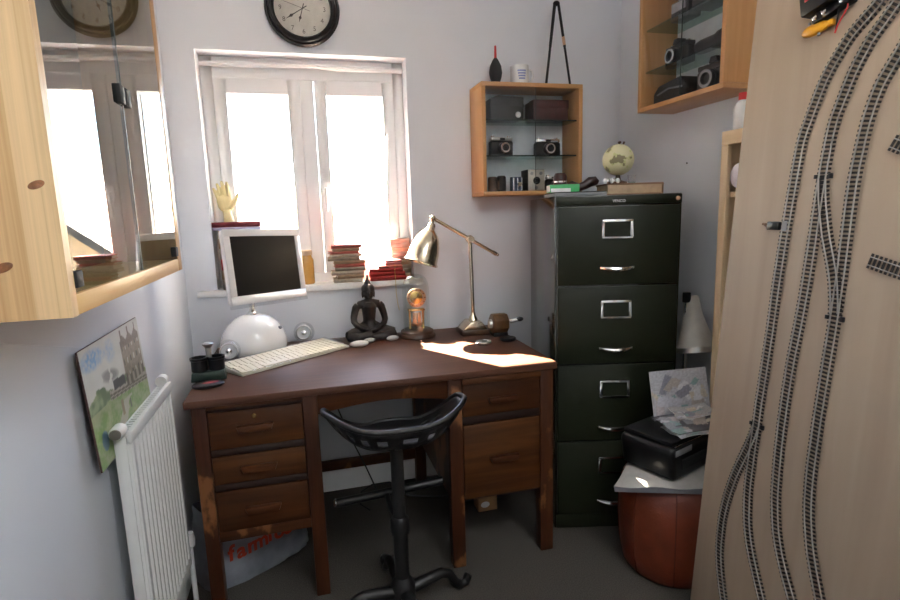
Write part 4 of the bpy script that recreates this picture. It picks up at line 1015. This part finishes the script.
for s_ in (-1, 1):
    m_.tube([(s_*.046, .002, .152), (s_*.056, .004, .140), (s_*.063, .005, .118), (s_*.068, .003, .098), (s_*.069, -.004, .082), (s_*.062, -.018, .070), (s_*.046, -.034, .061), (s_*.020, -.050, .052)], [.017, .0175, .016, .015, .014, .013, .012, .0105], 12)
    m_.tube([(s_*.030, -.002, .033), (s_*.075, -.020, .028), (s_*.102, -.034, .024)], [.030, .028, .023], 12)
    m_.tube([(s_*.100, -.034, .022), (s_*.06, -.055, .019), (s_*.0, -.060, .020 if s_ > 0 else .030)], [.022, .019, .015], 12)
m_.ball((0, -.052, .049), .016, (1.7, .9, .5))
remeshed(m_, 'body', BRONZE, t, .0028, 3)
m_ = MB(); m_.ball((0, -.006, .205), .026, (.90, 1.0, 1.22)); m_.ball((0, -.030, .200), .006, (.7, 1, 1.6))
for s_ in (-1, 1):
    m_.ball((s_*.0255, -.002, .200), .008, (.5, .8, 2.3)); m_.ball((s_*.009, -.028, .210), .005, (1.3, .6, .6))
m_.ball((0, -.027, .187), .006, (1.5, .7, .5))
m_.ball((0, 0, .221), .030, (.98, 1.02, .88))
m_.tube([(0, .002, .238), (0, .002, .252), (0, .001, .263), (0, 0, .284)], [.018, .013, .0065, .0035], 12)
remeshed(m_, 'head', BRONZE, t, .002, 2)
LB().tube([(-.030, -.026, .146), (-.008, -.031, .120), (.012, -.030, .095), (.026, -.026, .070)], .0032, 8).build('robe_edge', BRONZE, t, world=False)

for k, (x, y, sx, sy, sz, m_, lab) in enumerate(((.195, 2.225, .040, .026, .013, STONE, 'largest white pebble in front of the seated figure'), (.245, 2.285, .026, .018, .010, STONEG, 'small grey pebble at the feet of the seated figure'), (.345, 2.285, .028, .018, .011, STONEG, 'grey pebble between the seated figure and glass dome clock'))):
    single('pebble', MB().ball((x, y, DZ+sz), 1.0, (sx, sy, sz), Matrix.Rotation(R(8*k), 4, 'Z'), 20, 12), m_, lab, 'pebble', (x, y, DZ), group='pebbles on the desk')

# anniversary clock under a glass dome
t = thing('dome_clock', 'brass anniversary clock under a glass dome on dark base', 'clock', (.462, 2.325, DZ))
LB().lathe([(.080, 0), (.082, .006), (.078, .016), (.074, .018), (.072, .028), (.062, .034), (.001, .035)], 40).build('base', DKWOODB, t, world=False)
LB().lathe([(.0585, .0345), (.0585, .21), (.056, .236), (.047, .258), (.033, .271), (.016, .278), (.001, .280)], 40, cap=False).build('dome', glass('dome_glass', 1.85, (.93, .96, .95)), t, smooth=60, world=False)
for sx in (-.030, .030): LB().lathe([(.007, .036), (.0045, .042), (.0045, .112), (.007, .118)], 12, Matrix.Translation((sx, .004, 0))).build('pillar', BRASS, t, world=False)
LB().box((-.036, -.014, .116), (.036, .022, .124)).build('platform', BRASS, t, .002, world=False)
M = Matrix.Translation((0, -.012, .175)) @ Matrix.Rotation(R(90), 4, 'X')
LB().lathe([(.040, -.014), (.042, 0), (.042, .004), (.032, .005), (.030, .001)], 32, M, cap=False).build('dial_ring', COPPER, t, world=False)
LB().lathe([(.028, -.012), (.028, .001), (.010, .004), (.001, .005)], 24, M).build('movement', BRASS, t, world=False)
for k in range(12):
    a = R(30*k); LB().box((-.0015, .033, .0052), (.0015, .040, .0058), M @ Matrix.Rotation(a, 4, 'Z')).build('hour_mark', BLACK, t, world=False)
LB().tube([(0, -.018, .175), (.010, -.018, .197)], .0012, 5).tube([(0, -.018, .175), (-.014, -.018, .170)], .0014, 5).build('hand', BLACK, t, world=False)
LB().tube([(0, .004, .116), (0, .004, .075)], .0015, 6).build('pendulum_rod', STEEL, t, world=False)
LB().lathe([(.022, .048), (.024, .052), (.024, .060), (.006, .066), (.004, .076)], 24, Matrix.Translation((0, .004, 0))).build('pendulum', COPPER, t, world=False)
LB().box((-.018, -.004, .062), (.018, -.001, .108)).build('plaque', COPPER, t, .001, world=False)
LB().lathe([(.004, .036), (.004, .06), (.001, .11)], 10, Matrix.Translation((0, -.014, 0))).build('finial', CHROME, t, world=False)

# brass desk lamp
LX, LY = .716, 2.300
t = thing('desk_lamp', 'brushed metal pivoting desk lamp with bell shade on the desk', 'lamp', (LX, LY, DZ))
LB().box((-.070, -.066, 0), (.056, .052, .022)).build('base', DKWOODB, t, .004, world=False)
LB().prism([(-.064, .0225), (.052, .0225), (.024, .058), (-.026, .058)], -.056, .046).build('base_plate', NICKEL, t, .004, world=False)
LB().lathe([(.022, .058), (.019, .068), (.012, .080), (.010, .092)], 20).build('pole_socket', NICKEL, t, world=False)
LB().tube([(0, 0, .07), (-.002, 0, .25), (-.006, 0, .415)], .0085, 14).build('pole', NICKEL, t, world=False)
piv = Vector((-.006, 0, .421)); aL = Vector((-.171, 0, .518)); aR = Vector((.108, 0, .354))
LB().tube([aL, piv, aR], .0078, 12).build('arm', NICKEL, t, world=False)
LB().ball(piv, .018, (1, 1.1, 1)).lathe([(.014, -.024), (.014, .024)], 14, Matrix.Translation(piv) @ Matrix.Rotation(R(90), 4, 'X')).build('pivot', NICKEL, t, world=False)
LB().tube([aR-Vector((.010, 0, -.006)), aR+Vector((.008, 0, -.005))], .0095, 12).ball(aR+Vector((.014, 0, -.008)), .007).build('counterweight', NICKEL, t, world=False)
LB().ball(aL, .0135, (1, 1.2, 1)).tube([aL, aL+Vector((-.004, 0, -.03))], .007, 10).build('shade_joint', NICKEL, t, world=False)
s0 = aL+Vector((-.004, 0, -.026)); s1 = Vector((-.233, -.012, .330)); ax = (s1-s0); LL = ax.length
M = Matrix.Translation(s0) @ qrot(ax)
LB().lathe([(.013, -.004), (.017, .004), (.018, .022), (.026, .030), (.040, .046), (.051, .066), (.059, .092), (.065, .120), (.069, LL-.012), (.074, LL-.004), (.0755, LL), (.0725, LL+.001), (.067, LL-.012), (.062, .118), (.056, .092), (.038, .050), (.001, .042)], 40, M, cap=False).build('lamp_shade', NICKEL, t, smooth=50, world=False)
LB().ball(s0+ax*.62, .022, (1, 1, 1.2)).build('bulb', MUGW, t, world=False)

# crank pencil sharpener and two round tins
t = thing('pencil_sharpener', 'brown drum pencil sharpener with crank handle beside the desk lamp', 'pencil sharpener', (.806, 2.205, DZ))
LB().box((-.034, -.030, 0), (.030, .030, .016)).build('base', BLACK, t, .003, world=False)
M = Matrix.Translation((-.036, 0, .054)) @ Matrix.Rotation(R(90), 4, 'Y')
LB().lathe([(.041, 0), (.045, .004), (.045, .066), (.041, .070)], 8, M @ Matrix.Rotation(R(22.5), 4, 'Z')).build('drum', wood('burr_brown', [(.05, .022, .008), (.13, .065, .02)], 'z', .35, 40, 20, .1), t, .002, smooth=20, world=False)
LB().lathe([(.018, -.012), (.020, 0)], 18, M).build('end_cap', STEEL, t, world=False)
LB().tube([(.030, 0, .060), (.050, 0, .060)], .006, 10).tube([(.050, -.002, .058), (.088, -.006, .064)], .009, 10).build('crank', STEEL, t, world=False)
LB().ball((.094, -.007, .066), .011, (1.6, 1, 1)).build('knob', BLACK, t, world=False)
for (x, y, m_, mr, lab) in ((.690, 2.075, MUGW, DKGREEN, 'silver rimmed round tin with green lid by the sun patch'), (.806, 2.100, BLACK, DKGREEN, 'dark green round tin below the pencil sharpener')):
    t = thing('round_tin', lab, 'tin', (x, y, DZ), 0, 'round tins')
    LB().lathe([(.031, 0), (.034, .003), (.034, .010), (.031, .013), (.028, .013)], 30).build('rim', CHROME if m_ is MUGW else BLACK, t, world=False)
    LB().lathe([(.0278, .010), (.0275, .0125), (.001, .0135)], 30).build('lid', mr, t, world=False)

# ================================================================== on the window sill
SZ = WZ0+.0045
def book(name, label, x, y, z, w_, d_, h_, rz, cover, pages, grp=None, cat='book'):
    t = thing(name, label, cat, (x, y, z), rz, grp); c = min(.0022, h_*.2)
    LB().box((-w_/2, -d_/2, 0), (w_/2, d_/2, c)).box((-w_/2, -d_/2, h_-c), (w_/2, d_/2, h_)).box((-w_/2, -d_/2, c), (w_/2, -d_/2+c, h_-c)).build('cover', cover, t, .0006, 1, world=False)
    LB().box((-w_/2+.003, -d_/2+c, c), (w_/2-.003, d_/2-.003, h_-c)).build('pages', pages, t, world=False)
    return t
ords = ['lowest', 'second lowest', 'third lowest', 'fourth lowest', 'fifth lowest', 'sixth lowest', 'seventh lowest', 'eighth lowest', 'ninth lowest', 'tenth lowest', 'topmost']
z = SZ; rnd = random.Random(3)
st1 = [(.018, PAPER), (.017, TAN), (.017, PAPER), (.016, GREYB), (.016, PINKRED), (.015, TAN), (.014, GREYB), (.015, PAPER), (.012, PINKRED), (.013, TAN), (.016, PINKRED)]
for k, (h_, m_) in enumerate(st1):
    nm = {id(PAPER): 'cream', id(TAN): 'tan', id(GREYB): 'grey beige', id(PINKRED): 'faded red'}[id(m_)]
    book('paperback', ords[k]+' '+nm+' paperback in the untidy stack behind the seated figure', .190+rnd.uniform(-.012, .012)-(.016 if k > 5 else 0), 2.498+rnd.uniform(-.006, .006), z, .128+rnd.uniform(-.012, .016), .092, h_-.0006, R(rnd.uniform(-5, 5)), m_, PAPER, 'paperbacks stacked behind the seated figure')
    z += h_
z = SZ
for k, h_ in enumerate((.020, .018, .017, .014)):
    book('red_book', ords[k]+' red book in the red stack on the sill', .360+(.004, 0, -.004, .012)[k], 2.472, z, (.164, .160, .150, .110)[k], .064, h_-.0006, R((0, 1, -2, 4)[k]), RED if k < 3 else PINKRED, RED if k < 2 else PAPER, 'red books on the sill')
    z += h_
zr = z
for k, h_ in enumerate((.012, .011)):
    book('pamphlet', ('lower', 'upper')[k]+' pink pamphlet on top of the red book stack', .385+.006*k, 2.474, z, .075, .055, h_-.0006, R(6-9*k), mat('pink_cover', (.60, .22, .24), .6), PAPER, 'pink pamphlets')
    z += h_
z = SZ
for k in range(9):
    h_ = .0205
    book('grey_book', ords[k]+' grey beige book in the tall stack at the window corner', .436+rnd.uniform(-.004, .004), 2.5305, z, .088+rnd.uniform(-.004, .006), .046, h_-.0006, R(rnd.uniform(-1.5, 1.5)), GREYB if k % 3 else TAN, PAPER, 'grey beige books in the window corner')
    z += h_
sm = MB().tube([(.395, 2.4385, zr+.002), (.392, 2.4375, SZ+.04), (.393, 2.4325, SZ), (.393, 2.4315, SZ-.06), (.398, 2.4335, SZ-.11), (.405, 2.4365, SZ-.14)], .0012, 6)
single('yellow_string', sm, STRING, 'thin yellow string hanging over the sill from the red books', 'string', (.393, 2.434, SZ-.14))
t = thing('amber_jar', 'amber glass jar on the sill beside the screen', 'jar', (.010, 2.50, SZ))
LB().lathe([(.026, 0), (.029, .004), (.029, .105), (.022, .122), (.022, .128)], 24).build('body', AMBER, t, world=False)
LB().lathe([(.0245, .1285), (.0245, .148), (.022, .150), (.001, .150)], 24).build('lid', TAN, t, world=False)
# support stack, then the two visible books and the carved hand
z = SZ
for k, (h_, m_) in enumerate(((.044, GREYB), (.040, TAN), (.046, RED), (.042, GREYB), (.044, TAN), (.034, GREYB))):
    book('thick_book', ords[k]+' thick book hidden behind the screen under the hand', -.258, 2.500, z, .165, .105, h_-.0006, R((1, -1, 2, 0, -2, 1)[k]), m_, PAPER, 'thick books behind the screen')
    z += h_
book('lilac_book', 'lilac book under the dark red book below the hand', -.264, 2.500, z, .186, .110, .0124, R(-1), LILAC, WHITECARD); z += .013
book('dark_red_book', 'dark red book with worn spine carrying the carved hand', -.266, 2.500, z, .190, .112, .0214, R(0), mat('dark_red_cover', (.20, .022, .030), .6, var=.15), PAPER); z += .022
HM = Matrix.Translation((-.298, 2.50, z)) @ Matrix.Rotation(R(-6), 4, 'Y')
hd = thing('carved_hand', 'pale yellow carved hand standing upright on the books', 'sculpture', M=HM)
m_ = MB()
m_.tube([(0, 0, 0), (0, 0, .012), (0, 0, .032), (0, 0, .05)], [.026, .024, .020, .021], 16, flat=.85)
m_.ball((0, .0, .075), .034, (.96, .44, 1.05))
m_.ball((-.004, -.004, .088), .028, (1.05, .45, .9))
for (bx_, tilt_, L_, r_) in ((-.024, -.20, .050, .0078), (-.010, -.10, .066, .0086), (.005, -.03, .073, .0088), (.019, .05, .068, .0084)):
    p0 = Vector((bx_, 0, .098)); d_ = Vector((math.sin(tilt_), -.05, math.cos(tilt_))).normalized()
    m_.tube([p0-d_*.02, p0, p0+d_*L_*.45+Vector((0, -.001, 0)), p0+d_*L_*.78+Vector((0, -.006, 0)), p0+d_*L_+Vector((0, -.013, -.002))], [r_*1.05, r_, r_*.95, r_*.85, r_*.6], 10)
m_.tube([(.016, -.002, .060), (.034, -.006, .075), (.047, -.008, .092), (.058, -.008, .112)], [.013, .010, .0085, .0055], 10)
remeshed(m_, 'hand', HANDW, hd, .002, 3)

# ================================================================== tractor-seat stool
TX, TY = .236, 1.600
t = thing('stool', 'black cast iron stool with perforated tractor seat at the desk', 'stool', (TX, TY, 0))
def seat_pt(u, w_):
    """u 0..1 centre to rim, w_ angle (0 = +x, -90 = towards the viewer)"""
    ca, sa = math.cos(w_), math.sin(w_)
    rx, ry = .216, (.150 if sa < 0 else .125)
    if sa > .6: ry += .018*math.exp(-((ca)/.22)**2)
    xn = math.copysign(abs(ca)**.72, ca); x, y = u*rx*xn, u*ry*math.copysign(abs(sa)**.80, sa)
    z = .588 + .108*(abs(xn)**3.0)*u**3.4*(1-.10*sa) + .078*max(0, -sa)**1.2*u**6 + .006*u**2
    if sa > .3: z += .012*math.exp(-(ca/.25)**2)*u**2 - .012*sa*u*(1-abs(ca))
    return Vector((x, y-.005, z))
NA, NU = 96, 14
sm = MB(); vs = [seat_pt((i+.35)/(NU+.35), 2*math.pi*k/NA) for i in range(NU+1) for k in range(NA)]
fs = []
for i in range(NU):
    for k in range(NA):
        a = 360*k/NA
        hole = False
        if 190 < a < 350:
            if i in (12,) and k % 4 in (0, 1): hole = True
            if i in (9, 10) and k % 6 in (3, 4): hole = True
        if (a < 50 or a > 310 or 130 < a < 230) and i in (5, 6, 7, 8, 9) and k % 6 in (0, 1) and not 190 < a < 350: hole = True
        if not hole: fs.append((i*NA+k, i*NA+(k+1) % NA, (i+1)*NA+(k+1) % NA, (i+1)*NA+k))
fs.append(tuple(range(NA))[::-1])
sm.add(vs, fs); so = sm.build('seat', IRON, t, smooth=60, world=False)
sd = so.modifiers.new('thick', 'SOLIDIFY'); sd.thickness = .006; sd.offset = 0
LB().tube([seat_pt(1.0, 2*math.pi*k/64) for k in range(64)], .0085, 10, closed=True).build('rim', IRON, t, smooth=80, world=False)
LB().tube([(0, 0, .06), (0, 0, .30)], .024, 18).tube([(0, 0, .30), (0, 0, .575)], .0205, 18).build('column', IRON, t, world=False)
LB().lathe([(.030, .270), (.032, .285), (.030, .315), (.022, .325)], 20).build('collar', IRON, t, world=False)
LB().box((-.05, -.04, .570), (.05, .04, .583)).build('seat_bracket', IRON, t, .004, world=False)
LB().lathe([(.040, .030), (.042, .05), (.040, .085), (.026, .110), (.022, .115)], 20).build('hub', IRON, t, world=False)
for a in (8, 98, 188, 278):
    d_ = Vector((math.cos(R(a)), math.sin(R(a)), 0))
    pts = [d_*.02+Vector((0, 0, .060)), d_*.08+Vector((0, 0, .072)), d_*.135+Vector((0, 0, .082)), d_*.165+Vector((0, 0, .070)), d_*.185+Vector((0, 0, .035)), d_*.205+Vector((0, 0, .016)), d_*.226+Vector((0, 0, .020)), d_*.234+Vector((0, 0, .036)), d_*.224+Vector((0, 0, .044))]
    LB().tube(pts, [.022, .020, .017, .015, .014, .0155, .0145, .013, .010], 12).build('foot', IRON, t, smooth=80, world=False)
LB().tube([(-.190, .205, .290), (.190, .205, .312)], .0155, 14).build('footrest', BLACK, t, world=False)
LB().tube([(0, .01, .285), (-.012, .12, .292), (-.012, .205, .298)], .010, 10).build('footrest_bracket', IRON, t, world=False)
for sx, zz in ((-.191, .290), (.191, .312)): LB().ball((sx, .205, zz), .016, (.5, 1, 1)).build('end_cap', CHROME if sx < 0 else BLACK, t, world=False)

# ================================================================== under the desk
t = thing('carrier_bag', 'translucent white plastic carrier bag with red lettering under the desk', 'bag', (-.20, 2.02, .0))
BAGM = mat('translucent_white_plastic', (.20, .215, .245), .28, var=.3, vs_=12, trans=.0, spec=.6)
BA, BB = Vector((-.40, 1.855, 0)), Vector((-.05, 2.085, 0)); AB = (BB-BA).normalized(); BN = Vector((AB.y, -AB.x, 0)); BC = (BA+BB)/2-BN*.075
def bag_pt(a, v):
    L_ = .205*(1-.10*v); D_ = .115*(1-.10*v*v)
    ca, sa = math.cos(a), math.sin(a)
    p_ = BC+AB*L_*math.copysign(abs(ca)**.8, ca)+BN*D_*math.copysign(abs(sa)**.45, sa)
    cr = .008*noise.noise(Vector((ca*4, sa*3, v*5)))+.006*noise.noise(Vector((ca*14, sa*9, v*9+4)))
    p_ = p_+BN*cr+AB*cr*.5
    return Vector((p_.x, p_.y, max(.003, .003+v*(.215-.06*ca)+cr*.4)))
bg_ = MB(); na, nv = 60, 22
vs = [bag_pt(2*math.pi*i/na, j/nv) for j in range(nv+1) for i in range(na)]
fs = [(j*na+i, j*na+(i+1) % na, (j+1)*na+(i+1) % na, (j+1)*na+i) for j in range(nv) for i in range(na)]+[tuple(range(na))[::-1]]
bg_.add(vs, fs); bg_.build('bag_skin', BAGM, t, smooth=80)
RL = mat('red_orange_ink', (.42, .035, .010), .5)
for k, ch in enumerate('farmfoods'):
    p_ = (BA+BB)/2+BN*.046+AB*(-.139+.037*k)+Vector((0, 0, .132+(.006 if ch in 'fd' else 0)))
    text_mesh(ch, .078, PM[t.name].inverted() @ frame_m(p_, AB, (0, 0, 1), BN), 'letter', RL, t, .0006, .0022)
single('cardboard_box', MB().cbox((.690, 2.10, .030), (.085, .07, .060), Matrix()), mat('brown_cardboard', (.36, .20, .09), .8), 'small brown cardboard box under the right hand drawers', 'box', (.69, 2.10, 0), .001)
bo = bpy.data.objects['cardboard_box']
LB().lathe([(.020, 0), (.019, .0008), (.001, .001)], 20, Matrix.Translation((-.012, -.0352, .030)) @ Matrix.Rotation(R(90), 4, 'X') @ Matrix.Diagonal(Vector((1, .7, 1, 1)))).build('oval_label', WHITECARD, bo, world=False)
MB()
single('power_cable', MB().tube([(.055, 2.40, .55), (.05, 2.41, .50), (.03, 2.42, .46), (.035, 2.42, .43), (.06, 2.42, .42), (.068, 2.42, .45), (.055, 2.42, .475), (.09, 2.41, .44), (.14, 2.36, .30), (.20, 2.33, .16), (.24, 2.32, .05), (.27, 2.31, .006)], .003, 6), BLACK, 'black power cable looping down behind the desk', 'cable', (.06, 2.40, .006))
single('floor_cable', MB().tube([(.20, 2.22, .004), (.16, 2.24, .03), (.17, 2.27, .07), (.22, 2.29, .085), (.30, 2.30, .08), (.36, 2.30, .04), (.38, 2.29, .006), (.44, 2.27, .004), (.52, 2.24, .005), (.60, 2.20, .004)], .0035, 6), BLACK, 'black cable arching over the carpet behind the stool', 'cable', (.3, 2.27, .002))
t = thing('extension_lead', 'black extension socket on the carpet behind the stool', 'socket', (.62, 2.17, 0), R(12))
LB().box((-.06, -.022, 0), (.06, .022, .03)).build('housing', BLACK, t, .004, world=False)
for sx in (-.035, 0, .035): LB().box((sx-.012, -.013, .030), (sx+.012, .013, .034)).build('plug', BLACKM, t, .002, world=False)

single('wall_plug', MB().lathe([(.004, 0), (.003, .002), (.001, .0022)], 10, Matrix.Translation((XR-.0005, 1.962, 1.450)) @ Matrix.Rotation(R(-90), 4, 'Y')), BLACKM, 'tiny dark screw plug in the bare wall above the reading lamp', 'wall plug', (XR-.0005, 1.962, 1.450))
